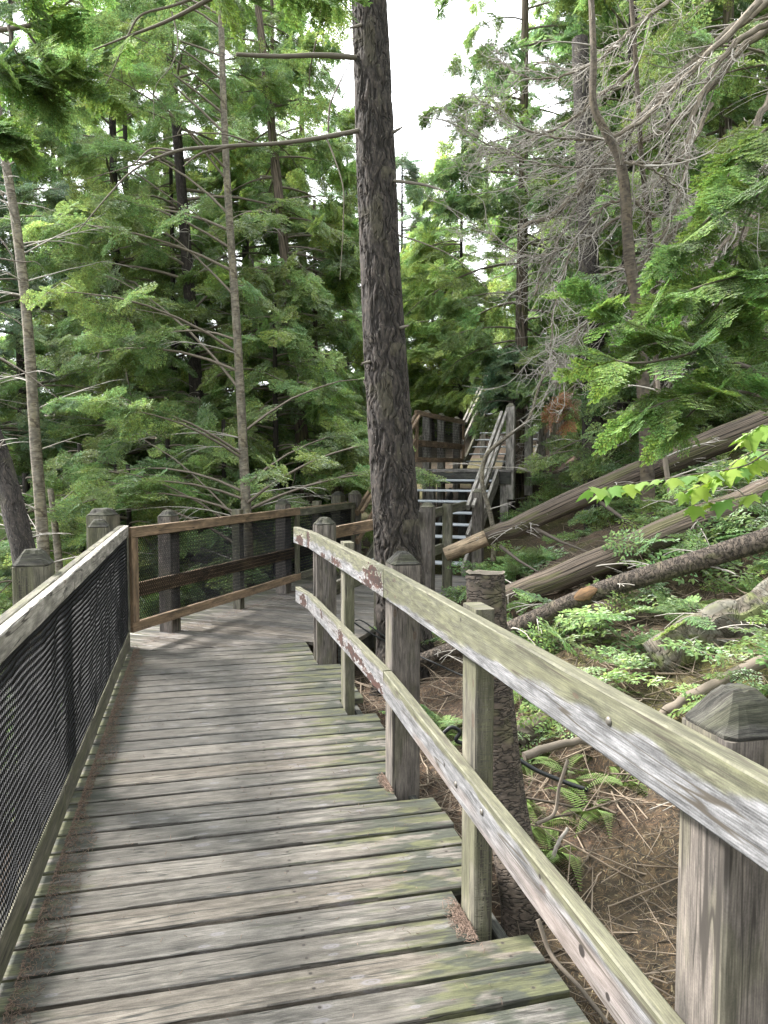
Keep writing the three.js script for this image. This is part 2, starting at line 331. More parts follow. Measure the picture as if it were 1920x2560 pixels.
const std = (o) => new THREE.MeshStandardMaterial({ roughness: .85, ...o });
const M = {
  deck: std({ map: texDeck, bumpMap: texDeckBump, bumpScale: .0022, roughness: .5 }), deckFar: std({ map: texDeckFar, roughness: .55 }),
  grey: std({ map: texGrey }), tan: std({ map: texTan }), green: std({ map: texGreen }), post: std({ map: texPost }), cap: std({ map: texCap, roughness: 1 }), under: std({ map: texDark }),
  railTop: std({ map: texRailTop, roughness: .75 }), railLow: std({ map: texRailLow, roughness: .75 }), railFarTop: std({ map: texRailFarTop, roughness: .8 }), railFarLow: std({ map: texRailFarLow, roughness: .8 }),
  net: std({ color: 0x0e1016, roughness: .7 }),
  bark: std({ map: texBark.map, bumpMap: texBark.bump, bumpScale: .02, roughness: .95 }),
  cedar: std({ map: texCedarBark, bumpMap: texCedarBump, bumpScale: .008, roughness: .95 }),
  birch: std({ map: texBirch, color: 0xd0ccc4, roughness: .9 }), snag: std({ map: texBirch, color: 0x9c9288, roughness: .9 }), scale: std({ map: texScale, bumpMap: texScaleBump, bumpScale: .01, roughness: .95 }),
  twig: std({ color: new THREE.Color().setRGB(.30, .275, .245), roughness: .9 }), twigDark: std({ color: new THREE.Color().setRGB(.12, .10, .082), roughness: .95 }),
  limbDark: std({ color: new THREE.Color().setRGB(.12, .105, .085), roughness: .95 }), limb: std({ color: new THREE.Color().setRGB(.15, .125, .10), roughness: .95 }), limbMoss: std({ map: texGrey, color: 0xc8c0b4, roughness: .95 }),
  litter: std({ map: texLitter, vertexColors: true, roughness: 1 }),
  metal: std({ color: 0xa4a9ae, roughness: .5, metalness: .25 }), bolt: std({ color: 0x6a6660, roughness: .5, metalness: .6 }), cable: std({ color: 0x16181a, roughness: .5 }),
  cut: std({ map: texGrey, color: 0xffe9cc, roughness: .9 }), paper: std({ color: 0xb8b4ac }),
};
const leafMat = (rough = .8, tr = .42) => new THREE.MeshPhysicalMaterial({ vertexColors: true, roughness: rough, transmission: tr, thickness: 0, side: THREE.DoubleSide, specularIntensity: .5 });
M.leaf = leafMat(.97, .58); M.leafNear = leafMat(.9, .5); M.leafNear.specularIntensity = .3;
const texLichen = texture(512, 512, (x, y, o) => { const u = x / 512, v = y / 512, n = fbm(u * 20, v * 24, 4), l = smooth(.56, .62, fbm(u * 14 + 5, v * 14, 4)); o[0] = 92 * (.6 + n * .7); o[1] = 86 * (.6 + n * .7); o[2] = 76 * (.6 + n * .7); mix3(o, [108, 108, 100], l * .5); mix3(o, [86, 96, 48], smooth(.55, .7, fbm(u * 5, v * 5 + 9, 4)) * .7); });
M.bareOrange = std({ map: texTan, color: 0xd8c8b0, roughness: .9 });
M.lichen = std({ map: texLichen, bumpMap: texScaleBump, bumpScale: .012, roughness: .95 });
M.maple = new THREE.MeshPhysicalMaterial({ color: new THREE.Color().setRGB(.20, .34, .035), roughness: .8, transmission: .5, thickness: 0, side: THREE.DoubleSide, specularIntensity: .5 });
// ---------------------------------------------------------------- ground
const PA = [.2, 8], PB = [.2, -6.9], PC = [W(60, 1.25, 0).x, W(60, 1.25, 0).z];
function pathDist(x, z) {
  let best = 1e9, sd = 0, sA = 0, acc = -8;
  for (const [a, b] of [[PA, PB], [PB, PC]]) {
    const dx = b[0] - a[0], dz = b[1] - a[1], L = Math.hypot(dx, dz), t = clamp(((x - a[0]) * dx + (z - a[1]) * dz) / (L * L));
    const ex = x - a[0] - dx * t, ez = z - a[1] - dz * t, d = Math.hypot(ex, ez);
    if (d < best) { best = d; sd = (ex * -dz + ez * dx) >= 0 ? d : -d; sA = acc + t * L; }
    acc += L;
  }
  return [sd, sA];
}
function ground(x, z) {
  const [d, s] = pathDist(x, z);
  let y = -.85 + .045 * clamp(s, -5, 11.5) + .26 * clamp(s - 11.8, 0, 40);
  if (d > .7) { const e = d - .7; y += .42 * e + .02 * Math.min(e, 14) * Math.min(e, 14); if (e > 14) y -= .15 * (e - 14); }
  if (d < -.7) { const e = -d - .7; y -= .36 * Math.min(e, 9); y = Math.max(y, Math.min(y, -3.7) , -4.2); y = Math.max(y, -4.2); if (e > 45) y += .05 * (e - 45); }
  return y + .3 * (fbm(x * .45 + 9, z * .45) - .5) + .10 * (fbm(x * 2.2, z * 2.2 + 4) - .5) * 2 * smooth(.6, 1.1, Math.abs(d)) + .05 * (fbm(x * 9, z * 9) - .5);
}
{
  const line = (lo, f0, f1, hi, fine) => { const a = []; let q = f0, st = fine; while (q > lo) { st *= 1.22; q -= st; a.unshift(q); } for (let x = f0; x < f1; x += fine) a.push(x); q = a[a.length - 1]; st = fine; while (q < hi) { st *= 1.22; q += st; a.push(q); } return a; };
  const xs = line(-160, -4, 8, 160, .09), zs = line(-220, -13, 1, 60, .09), m = new MB();
  for (const z of zs) for (const x of xs) {
    m.v(x, ground(x, z), z, 0, 1, 0, x, z);
    const moss = smooth(.46, .62, fbm(x * 1.3 + 3, z * 1.3, 4)) * smooth(1.5, 2.6, x), far = smooth(.5, .62, fbm(x * .5, z * .5 + 8, 3)), b = .75 + .5 * fbm(x * 4, z * 4, 3);
    m.c.push(b * lerp(1, .95, moss), b * lerp(1, 1.28, moss) * lerp(1, 1.1, far), b * lerp(1, .62, moss));
  }
  const n = xs.length; for (let j = 0; j < zs.length - 1; j++) for (let i = 0; i < n - 1; i++) m.quad(j * n + i, (j + 1) * n + i, (j + 1) * n + i + 1, j * n + i + 1);
  single('ground', m.geo(true), M.litter, 'brown forest floor covered in needles, twigs and moss', 'ground', null, 'structure');
  const rv = new THREE.PlaneGeometry(240, 300); rv.rotateX(-Math.PI / 2); rv.translate(-128, -3.95, -60);
  single('river', rv, std({ color: 0x59605a, roughness: .12 }), 'pale river water glimpsed between the trees below', 'river', null, 'structure');
}

// ---------------------------------------------------------------- boardwalk
const DECK_T = .04;
function plank(parent, a, b, row, far, x0, len, wdt, endCut = 0) {
  const n = 8;
  const g = board(a.clone().setY(-DECK_T), b.clone().setY(-DECK_T), DECK_T, wdt, { segs: 8, ch: .004, wob: .0018, endCut, uvf: (f, s, q) => [(s + x0) / len, (row + (f === 1 ? .02 + q * .96 : f === 3 ? .3 + q * .4 : f === 0 ? .02 + q * .2 : .98 - q * .2)) / n] });
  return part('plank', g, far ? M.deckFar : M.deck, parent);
}
{
  const g = thing('boardwalk', 'weathered grey plank boardwalk with green algae along both edges', 'boardwalk', [0, 0, 0], null, 'structure'), r = rng(8);
  const posts = [[-1.27, -1.12], [-2.53, -2.37], [-3.70, -3.53], [-4.95, -4.79], [-6.16, -6.0]];
  const pitch = .157; let k = 0, lastZ = 0;
  for (let z = .9; z > -6.72; z -= pitch * (1 + (r() - .5) * .03), k++) {
    const w = .137 + (r() - .5) * .005, cut = posts.some(p => z > p[0] - .06 && z < p[1] + .06), over = z < -6.2;
    lastZ = z;
    plank(g, V3(-.72 + (r() - .5) * .015, 0, z), V3(cut ? .893 : (over ? .9 : 1.065 + (r() - .5) * .018), 0, z + (r() - .5) * .006), (k * 5 + Math.floor(r() * 2)) % 8, false, .03, 2.0, w);
  }
  // after the bend: first a few wedges that close the corner, then straight across
  const u1 = 4.58; k = 0;
  const zb = lastZ - .082;
  for (let u = -1.62; u < u1; u += pitch * (1 + (r() - .5) * .03), k++) {
    const w = .1385 + (r() - .5) * .005;
    // the left end stops at the edge of the walk, the right end at the last plank of the first stretch (z = zb) or at the right edge
    let v0 = -.02 + (r() - .5) * .02, v1 = u > 2.55 ? 2.27 : 2.10; v1 += (r() - .5) * .02;
    const zAt = v => OZ + UZ * u + VZ * v, lim = (zb - OZ - UZ * u) / VZ;
    if (lim < v0 + .12) continue;
    const seam = lim < v1; if (seam) v1 = lim;
    const a = W(u, v0, 0), b = W(u, v1, 0); if (a.x < -.75) { const t = (-.75 - a.x) / VX; a.addScaledVector(V3(VX, 0, VZ), t); if (a.distanceTo(b) < .15 || a.x > b.x) continue; }
    plank(g, a, b, (k * 3 + Math.floor(r() * 3)) % 8, true, .02, 2.4, w, seam ? -w * VX / VZ : 0);
  }
  // joists and beams under the planks
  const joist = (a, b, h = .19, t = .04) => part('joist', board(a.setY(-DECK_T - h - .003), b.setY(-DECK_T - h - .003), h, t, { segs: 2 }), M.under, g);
  for (const x of [-.62, .2, 1.0]) joist(V3(x, 0, .9), V3(x, 0, -6.7));
  for (const v of [.08, 1.0, 2.0]) joist(W(v < .5 ? -.6 : .3, v, 0), W(4.55, v, 0));
  joist(W(2.6, 2.2, 0), W(4.55, 2.2, 0));
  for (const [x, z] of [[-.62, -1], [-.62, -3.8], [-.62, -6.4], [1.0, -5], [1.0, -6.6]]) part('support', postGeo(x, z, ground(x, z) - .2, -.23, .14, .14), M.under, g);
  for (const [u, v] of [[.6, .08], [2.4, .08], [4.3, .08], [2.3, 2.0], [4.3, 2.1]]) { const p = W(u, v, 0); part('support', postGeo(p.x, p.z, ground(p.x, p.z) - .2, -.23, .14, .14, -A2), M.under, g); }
}

// ---------------------------------------------------------------- netting: rows of wavy cord, bulging between its fixings
function netGeo(A, B, y0, y1, side, { cell = .026, row = .0185, r = .0016, seg = 6, fold = .02, seed = 1 }) {
  const m = new MB(), L = A.distanceTo(B), X = B.clone().sub(A).normalize(), rows = Math.floor((y1 - y0) / row), n = Math.floor(L / cell * seg), amp = row * .5;
  for (let k = 0; k <= rows; k++) {
    const ph = (k % 2) * Math.PI; let prev = null;
    for (let j = 0; j <= n; j++) {
      const s = j / n * L, w = s / cell * Math.PI * 2 + ph, q = Math.sin(w), y = y0 + k * row + amp * Math.sign(q) * Math.pow(Math.abs(q), .7) + .006 * (vn(s * 2 + seed, k * .15) - .5);
      const edge = smooth(0, .06, (k / rows)) * smooth(1, .94, (k / rows));
      const o = fold * edge * ((fbm(s * 3.1 + seed * 7, k * .045, 3) - .5) * 2) + .0016 * Math.cos(w) * (k % 2 ? 1 : -1);
      const px = A.x + X.x * s + side.x * o, pz = A.z + X.z * s + side.z * o;
      const a = m.v(px, y + r, pz, 0, 1, 0), b = m.v(px + side.x * r, y - r * .6, pz + side.z * r, side.x * .87, -.5, side.z * .87), c = m.v(px - side.x * r, y - r * .6, pz - side.z * r, -side.x * .87, -.5, -side.z * .87);
      if (prev) { m.quad(prev[0], a, b, prev[1]); m.quad(prev[1], b, c, prev[2]); m.quad(prev[2], c, a, prev[0]); }
      prev = [a, b, c];
    }
  }
  return m.geo();
}
function bigPost(parent, x, z, top, w, { turn = 0, base, mat = M.post, seed = 1, capMat = M.cap, ch = .055, inset = .04, wz } = {}) {
  const y0 = base ?? ground(x, z) - .3, p = part('post', postGeo(x, z, y0, top - ch, w, wz || w, turn), mat, parent);
  part('cap', capGeo(x, z, top - ch + .002, w, wz || w, ch, inset, turn, seed), capMat, p);
  return p;
}
function boltAt(parent, p, dir, r = .012) {
  const g = new THREE.SphereGeometry(r, 10, 6, 0, Math.PI * 2, 0, Math.PI / 2), q = new THREE.Quaternion().setFromUnitVectors(V3(0, 1, 0), dir); g.scale(1, .6, 1); g.applyQuaternion(q); g.translate(p.x, p.y, p.z);
  return part('bolt', g, M.bolt, parent);
}

// near right-hand railing
{
  const g = thing('wooden_railing', 'algae-green timber railing with two rails along the near edge of the boardwalk', 'railing', [.95, 0, -3.6]);
  const uvn = (f, s, q) => [clamp(s / 2.8, 0, .999), f === 1 ? .79 + q * .19 : f === 3 ? .03 : .01 + (f === 0 ? q : q) * .74];
  const uvf = (f, s, q) => [clamp(s / 3.4, .001, .999), f === 1 ? .79 + q * .19 : f === 3 ? .03 : .01 + q * .74];
  const R = (z, y, x = .872) => V3(x, y, z);
  part('top_rail', board(R(-3.535, .955), R(-.62, .962), .142, .042, { segs: 14, uvf: uvn, wob: .0012 }), M.railTop, g);
  part('lower_rail', board(R(-3.535, .462), R(-.62, .378), .132, .042, { segs: 14, uvf: uvn, wob: .0012 }), M.railLow, g);
  part('top_rail', board(R(-6.22, .908), R(-3.54, .953), .142, .042, { segs: 14, uvf: (f, s, q) => uvf(f, s + .68, q), wob: .0018 }), M.railFarTop, g);
  part('lower_rail', board(R(-6.22, .392), R(-3.54, .462), .132, .042, { segs: 14, uvf: (f, s, q) => uvf(f, s + .68, q), wob: .0018 }), M.railFarLow, g);
  part('top_rail', board(R(-6.66, .905, .812), R(-6.225, .906, .868), .142, .042, { segs: 4, uvf, wob: .0018 }), M.railFarTop, g);
  part('lower_rail', board(R(-6.6, .392, .816), R(-6.225, .392, .868), .132, .042, { segs: 4, uvf, wob: .0018 }), M.railFarLow, g);
  for (const [z, s] of [[-1.197, 1], [-3.612, 2], [-6.09, 3]]) bigPost(g, .968, z, s === 1 ? 1.185 : 1.165, .143, { seed: s, mat: M.post, ch: s === 1 ? .075 : .06, inset: .045 });
  part('baluster', postGeo(.928, -2.45, -.35, 1.11, .066, .14, 0), M.green, g);
  part('baluster', postGeo(.928, -4.86, -.35, 1.09, .066, .14, 0), M.green, g);
  for (const [y, z] of [[1.045, -1.45], [.50, -2.2], [.485, -2.45], [.45, -1.2]]) boltAt(g, V3(.85, y, z), V3(-1, 0, 0), .011);
}
// left railing along the first stretch
const LX = -.60;
{
  const g = thing('netted_railing', 'left-hand timber railing with dark plastic netting beside the near boardwalk', 'railing', [-.65, 0, -3.4]);
  for (const [z0, z1] of [[-6.78, -3.92], [-3.915, 1]]) part('top_rail', board(V3(LX - .021, .985, z0), V3(LX - .021, .985, z1), .09, .04, { segs: 12 }), M.grey, g);
  for (const [z0, z1] of [[-6.9, -4.9], [-4.895, 1]]) part('outer_rail', board(V3(LX - .068, .98, z0), V3(LX - .068, .98, z1), .092, .042, { segs: 10 }), M.green, g);
  for (const [z0, z1] of [[-6.75, -5.4], [-5.395, -3.55], [-3.545, 1]]) part('bottom_rail', board(V3(LX - .025, .035, z0), V3(LX - .025, .035, z1), .135, .04, { segs: 8, wob: .002 }), M.green, g);
  part('end_stile', postGeo(LX - .022, -6.80, .16, 1.07, .04, .075), M.green, g);
  const n = part('netting', netGeo(V3(LX - .014, 0, -6.76), V3(LX - .014, 0, -1.2), .16, .99, V3(1, 0, 0), { cell: .019, row: .0135, seg: 5, fold: .016, seed: 3, r: .0022 }), M.net, g, 'stuff');
  bigPost(g, -.785, -3.92, 1.19, .16, { seed: 11, mat: M.green, ch: .075, inset: .045 });
  bigPost(g, -.785, -6.34, 1.16, .15, { seed: 12, mat: M.green, ch: .06 });
  bigPost(g, -.82, -6.92, 1.215, .2, { seed: 13, mat: M.green, ch: .06, turn: -.5 });
  bigPost(g, -.785, -1.5, 1.19, .16, { seed: 14, mat: M.green });
}
// railing with netting beyond the bend
{
  const o = W(1, .45, 0), g = thing('netted_railing', 'tan framed railing panel with dark netting beyond the bend', 'railing', [o.x, 0, o.z]);
  const v = .45, n = V3(VX, 0, VZ), frame = (u0, u1, y, h, mat, t = .04, vv = v) => board(W(u0, vv, y), W(u1, vv, y), h, t, { segs: 6 });
  part('top_rail', frame(-.62, 2.56, .965, .09), M.tan, g); part('top_rail', frame(2.565, 4.35, .95, .085), M.green, g);
  part('bottom_rail', frame(-.62, 2.57, .15, .085), M.tan, g); part('bottom_rail', frame(2.575, 4.35, .155, .085), M.green, g);
  const st = (u, w = .085, mat = M.tan) => part('stile', board(W(u, v, .236), W(u, v, .963), w, .038, { segs: 3, up: V3(UX, 0, UZ), side: n }), mat, g);
  st(-.615); st(2.47, .08, M.green); st(4.26, .08, M.green);
  part('middle_rail', frame(-.55, 2.5, .435, .125, 0, .036, v - .045), M.tan, g); part('middle_rail', frame(2.51, 4.3, .42, .125, 0, .036, v - .045), M.green, g);
  part('outer_rail', frame(-.5, 4.3, .955, .09, 0, .04, v - .045), M.tan, g);
  part('netting', netGeo(W(-.56, v - .022, 0), W(4.28, v - .022, 0), .2, .985, n, { fold: .006, seed: 9, seg: 4, r: .0033 }), M.net, g, 'stuff');
  for (const [u, s] of [[.12, 21], [2.42, 23]]) { const p = W(u, v - .145, 0); bigPost(g, p.x, p.z, 1.16, .145, { turn: -A2, seed: s, mat: M.post, ch: .06 }); }
  for (const u of [1.33, 3.35]) { const p = W(u, v - .125, 0); part('baluster', postGeo(p.x, p.z, -.3, 1.1, .1, .09, -A2), M.green, g); }
  const p = W(4.1, v - .15, 0); bigPost(g, p.x, p.z, 1.2, .15, { turn: -A2, seed: 25, mat: M.green });
}
// right-hand railing beyond the bend
{
  const o = W(2, 2.07, 0), g = thing('wooden_railing', 'timber railing behind the big trunk, leading to the stairs', 'railing', [o.x, 0, o.z]), v = 2.05;
  const bd = (n, u0, u1, y0, y1, h, mat) => part(n, board(W(u0, v, y0), W(u1, v, y1), h, .04, { segs: 4 }), mat, g);
  bd('top_rail', -.2, 1.1, .955, .95, .105, M.tan); bd('top_rail', 1.105, 2.55, .95, .94, .105, M.green); bd('top_rail', 2.6, 4.62, .93, .95, .115, M.green);
  bd('lower_rail', -.2, 2.5, .46, .46, .12, M.green); bd('lower_rail', 2.6, 3.4, .46, .46, .12, M.green);
  for (const [u, s, t, w] of [[-.32, 31, 1.165, .145], [2.5, 33, 1.15, .15]]) { const p = W(u, v + .09, 0); bigPost(g, p.x, p.z, t, w, { turn: -A2, seed: s, mat: M.post, capMat: s === 33 ? M.green : M.cap }); }
  for (const [u, t] of [[1.0, 1.1], [3.42, 1.09]]) { const p = W(u, v + .075, 0); part('baluster', postGeo(p.x, p.z, -.3, t, .12, .07, -A2), M.green, g); }
}
// ---------------------------------------------------------------- stairs
const RUN = .28, RISE = .166, V0 = .52, V1 = 2.04, US = 4.6;
function flight(g, u0, y0, n) {
  for (let k = 0; k < n; k++) part('tread', board(W(u0 + RUN * k + .13, V0 + .05, y0 + RISE * (k + 1) - .03), W(u0 + RUN * k + .13, V1 - .02, y0 + RISE * (k + 1) - .03), .03, .245, { segs: 2, ch: .006, wob: 0 }), M.metal, g);
  for (const v of [V0 + .02, V1 + .005]) part('stringer', board(W(u0 - .02, v, y0 - .08), W(u0 + RUN * n + .1, v, y0 + RISE * n - .02), .24, .045, { segs: 3 }), v > 1 ? M.grey : M.green, g);
  part('brace', board(W(u0 + .6, 1.25, y0 - .3), W(u0 + RUN * n, 1.25, y0 + RISE * n - .3), .2, .05, { segs: 2 }), M.under, g);
}
function slopeRails(g, u0, y0, u1, y1, v, mat = M.grey) {
  for (const [dy, h, o] of [[.92, .09, 0], [.955, .045, .075], [.5, .09, 0]]) part('handrail', board(W(u0, v + o, y0 + dy), W(u1, v + o, y1 + dy), h, .045, { segs: 4 }), mat, g);
}
{
  const o = W(US, 1.3, 0), g = thing('wooden_staircase', 'lower timber staircase with grey metal treads rising behind the big trunk', 'staircase', [o.x, 0, o.z]);
  const n = 8, top = RISE * 9, ut = US + RUN * n;
  flight(g, US, 0, n);
  slopeRails(g, US + .02, .02, ut + .1, top, V1 + .05); slopeRails(g, US - .25, -.08, ut + .25, top - .02, V0 - .02, M.tan);
  for (const [u, v, t, s] of [[US + .22, V1 + .15, 1.24, 41], [US - .15, V0 - .1, 1.2, 42]]) { const p = W(u, v, 0); bigPost(g, p.x, p.z, t, .15, { turn: -A2, seed: s, mat: M.post, capMat: M.green }); }
  for (const u of [5.6, 6.6]) for (const v of [.65, 1.5]) { const p = W(u, v, 0), y = (u - US) / RUN * RISE; part('support', postGeo(p.x, p.z, ground(p.x, p.z) - .2, y - .05, .13, .13, -A2), M.under, g); }
  part('landing_apron', board(W(4.6, 2.2, -.22), W(5.0, 2.2, -.22), .18, .04), M.under, g);
}
const LU0 = US + RUN * 8, LU1 = 10.5, LY = RISE * 9;
{
  const o = W((LU0 + LU1) / 2, 1.3, 0), g = thing('stair_landing', 'railed timber landing with netting between the two stair flights', 'landing', [o.x, 0, o.z]), r = rng(3);
  for (let u = LU0 + .07; u < LU1; u += .153) part('plank', board(W(u, V0 - .1, LY - .04), W(u, V1 + .25, LY - .04), .04, .14, { segs: 3, uvf: (f, s, q) => [s / 2.4 + .1, (Math.floor(u * 37) % 8 + .05 + (f === 1 ? q * .9 : .5)) / 8] }), M.deckFar, g);
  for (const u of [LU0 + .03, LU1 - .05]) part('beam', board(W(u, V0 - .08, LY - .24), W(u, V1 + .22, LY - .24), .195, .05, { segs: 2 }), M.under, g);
  const v = V0 - .02, n = V3(VX, 0, VZ), u0 = LU0 + .25, u1 = LU1;
  part('top_rail', board(W(u0, v, LY + .97), W(u1, v, LY + .97), .09, .05, { segs: 3 }), M.tan, g);
  part('bottom_rail', board(W(u0, v, LY + .13), W(u1, v, LY + .13), .09, .05, { segs: 3 }), M.tan, g);
  part('middle_rail', board(W(u0, v - .05, LY + .42), W(u1, v - .05, LY + .42), .12, .04, { segs: 3 }), M.tan, g);
  for (const u of [u0 + .03, u1 - .03]) part('stile', board(W(u, v, LY + .222), W(u, v, LY + .968), .07, .05, { segs: 2, up: V3(UX, 0, UZ), side: n }), M.tan, g);
  part('netting', netGeo(W(u0, v - .03, 0), W(u1, v - .03, 0), LY + .2, LY + .98, n, { cell: .035, row: .026, seg: 4, r: .0015, fold: .006, seed: 5 }), M.net, g, 'stuff');
  for (const [u, s] of [[u0 - .12, 51], [u0 + 1.1, 52], [u0 + 2.1, 53], [u1 - .1, 54]]) { const p = W(u, v - .13, 0); bigPost(g, p.x, p.z, LY + 1.13, .14, { turn: -A2, seed: s, mat: M.grey, capMat: M.green }); }
  for (const u of [LU0 + .15, LU1 - .2]) for (const vv of [V0 + .3, V1 + .1]) { const p = W(u, vv, 0); part('support', postGeo(p.x, p.z, ground(p.x, p.z) - .3, LY - .242, .14, .14, -A2), M.grey, g); }
  // right side
  part('top_rail', board(W(LU0 + .15, V1 + .12, LY + .95), W(LU1, V1 + .12, LY + .95), .09, .045, { segs: 3 }), M.grey, g);
  for (const u of [LU0 + .1, LU0 + 1.9, LU1 - .1]) { const p = W(u, V1 + .2, 0); bigPost(g, p.x, p.z, LY + 1.12, .14, { turn: -A2, seed: 56, mat: M.grey, capMat: M.green, base: LY - .5 }); }
}
{
  const u0 = LU1 - .05, n = 9, o = W(u0, 1.3, LY), g = thing('wooden_staircase', 'upper timber staircase climbing from the landing into the trees', 'staircase', [o.x, LY, o.z]);
  flight(g, u0, LY, n);
  slopeRails(g, u0, LY + .02, u0 + RUN * n, LY + RISE * n, V0 - .02, M.grey); slopeRails(g, u0, LY + .02, u0 + RUN * n, LY + RISE * n, V1 + .1, M.grey);
  const ut = u0 + RUN * n, yt = LY + RISE * (n + 1);
  for (let k = 0; k < 9; k++) part('plank', board(W(ut + .1 + k * .153, V0 - .1, yt - .04), W(ut + .1 + k * .153, V1 + .4, yt - .04), .04, .14, { segs: 2 }), M.grey, g);
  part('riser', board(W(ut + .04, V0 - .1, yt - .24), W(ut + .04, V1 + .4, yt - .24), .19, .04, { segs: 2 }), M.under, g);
  const nn = V3(VX, 0, VZ), cu = ut + 1.45;
  part('top_rail', board(W(cu, V0, yt + .95), W(cu, V1 + .4, yt + .95), .09, .05, { segs: 2 }), M.tan, g); part('bottom_rail', board(W(cu, V0, yt + .12), W(cu, V1 + .4, yt + .12), .09, .05, { segs: 2 }), M.tan, g);
  part('netting', netGeo(W(cu, V0, 0), W(cu, V1 + .4, 0), yt + .2, yt + .95, V3(UX, 0, UZ), { cell: .04, row: .03, seg: 4, r: .0028, fold: .006, seed: 15 }), M.net, g, 'stuff');
  for (const [u, v] of [[ut - .1, V0 - .12], [ut, V1 + .25], [cu, V0 - .1], [cu, V1 + .45], [u0 + 1.2, V1 + .25]]) { const p = W(u, v, 0); bigPost(g, p.x, p.z, yt + (u < ut - .5 ? .3 : 1.15), .14, { turn: -A2, seed: 61, mat: M.grey, capMat: M.green, base: Math.min(ground(p.x, p.z), LY) - .2 }); }
}
// ---------------------------------------------------------------- foliage
// A flat spray of conifer twigs, about 1 long along +x, lying in the xz plane; twig brown, leaflets white (coloured per copy)
function sprayGeo(seed, { pairs = 9, spread = .5, ang = 55, leaf = .1, lw = .028, per = 5, droop = .18, fork = false, curl = .06 } = {}) {
  const m = new MB(), r = rng(seed), wood = [.55, .42, .3];
  const yAt = x => -droop * x * x;
  const put = (pts, cols) => { const [a, b, c] = pts, n = b.clone().sub(a).cross(c.clone().sub(a)).normalize(); if (n.y < 0) n.negate(); const k = pts.map((q, j) => { m.c.push(...(cols || [1, 1, 1])); return m.v(q.x, q.y, q.z, n.x, n.y, n.z); }); for (let j = 1; j < k.length - 1; j++) m.tri(k[0], k[j], k[j + 1]); };
  const strip = (a, b, w) => { const d = b.clone().sub(a), s = V3(-d.z, 0, d.x).normalize().multiplyScalar(w); put([a.clone().add(s), b.clone(), a.clone().sub(s)], wood); };
  const leaflet = (p, dir, len, wd, tilt) => {
    const s = V3(-dir.z, tilt, dir.x).normalize().multiplyScalar(wd), e = p.clone().addScaledVector(dir, len), mid = p.clone().addScaledVector(dir, len * .5); e.y -= len * .15;
    const f = .6 + r() * .8, y = (r() - .5) * .3; put([p, mid.clone().add(s), e, mid.clone().sub(s)], [f * (1 + y), f, f * (1 - y)]);
  };
  strip(V3(0, 0, 0), V3(.5, yAt(.5), 0), .010); strip(V3(.5, yAt(.5), 0), V3(1, yAt(1), .02), .007);
  const side = (x0, sg, L, a) => {
    const d = V3(Math.cos(a), 0, Math.sin(a) * sg), p0 = V3(x0, yAt(x0), 0), e = p0.clone().addScaledVector(d, L); e.y += -L * L * .5 * droop * 2 + (r() - .5) * .05;
    strip(p0, e, .006);
    const n = Math.max(2, Math.round(per * L / (spread * .6)));
    for (let k = 0; k < n; k++) {
      const t = (k + .6) / n, q = p0.clone().lerp(e, t), l = leaf * (1 - .45 * t) * (.75 + r() * .5);
      for (const s2 of [-1, 1]) { const b = a * sg + s2 * (45 + r() * 22) * Math.PI / 180; leaflet(q, V3(Math.cos(b), (r() - .5) * curl * 4, Math.sin(b)).normalize(), l, lw * (.8 + r() * .4), (r() - .5) * 1.2); }
    }
    leaflet(e.clone().addScaledVector(d, -leaf * .3), d, leaf * .9, lw, 0);
  };
  for (let k = 0; k < pairs; k++) {
    const x = .06 + .86 * (k + r() * .5) / pairs, L = spread * (fork ? (.35 + .75 * Math.sin(Math.PI * Math.min(1, x * .8 + .15))) : Math.pow(1 - x * .86, .75)) * (.75 + r() * .4);
    for (const sg of [-1, 1]) side(clamp(x + (r() - .5) * .05, 0, .95), sg, L * (.85 + r() * .3), (ang + (r() - .5) * 18) * Math.PI / 180);
  }
  side(.9, .3, .14, .2);
  return m.geo();
}
const SPRAY = {
  hemlock: [1, 2, 3].map(s => sprayGeo(s, { pairs: 6, spread: .5, leaf: .15, lw: .026, per: 4, curl: .22 })),
  cedar: [4, 5, 6].map(s => sprayGeo(s, { pairs: 5, spread: .46, ang: 42, leaf: .18, lw: .036, per: 4, droop: .45, fork: true, curl: .12 })),
  spruce: [7, 8].map(s => sprayGeo(s, { pairs: 6, spread: .38, ang: 48, leaf: .14, lw: .024, per: 4, droop: .05, curl: .35 })),
  near: [9, 10, 11].map(s => sprayGeo(s, { pairs: 15, spread: .42, ang: 52, leaf: .07, lw: .016, per: 9, droop: .22, curl: .08 })),
};
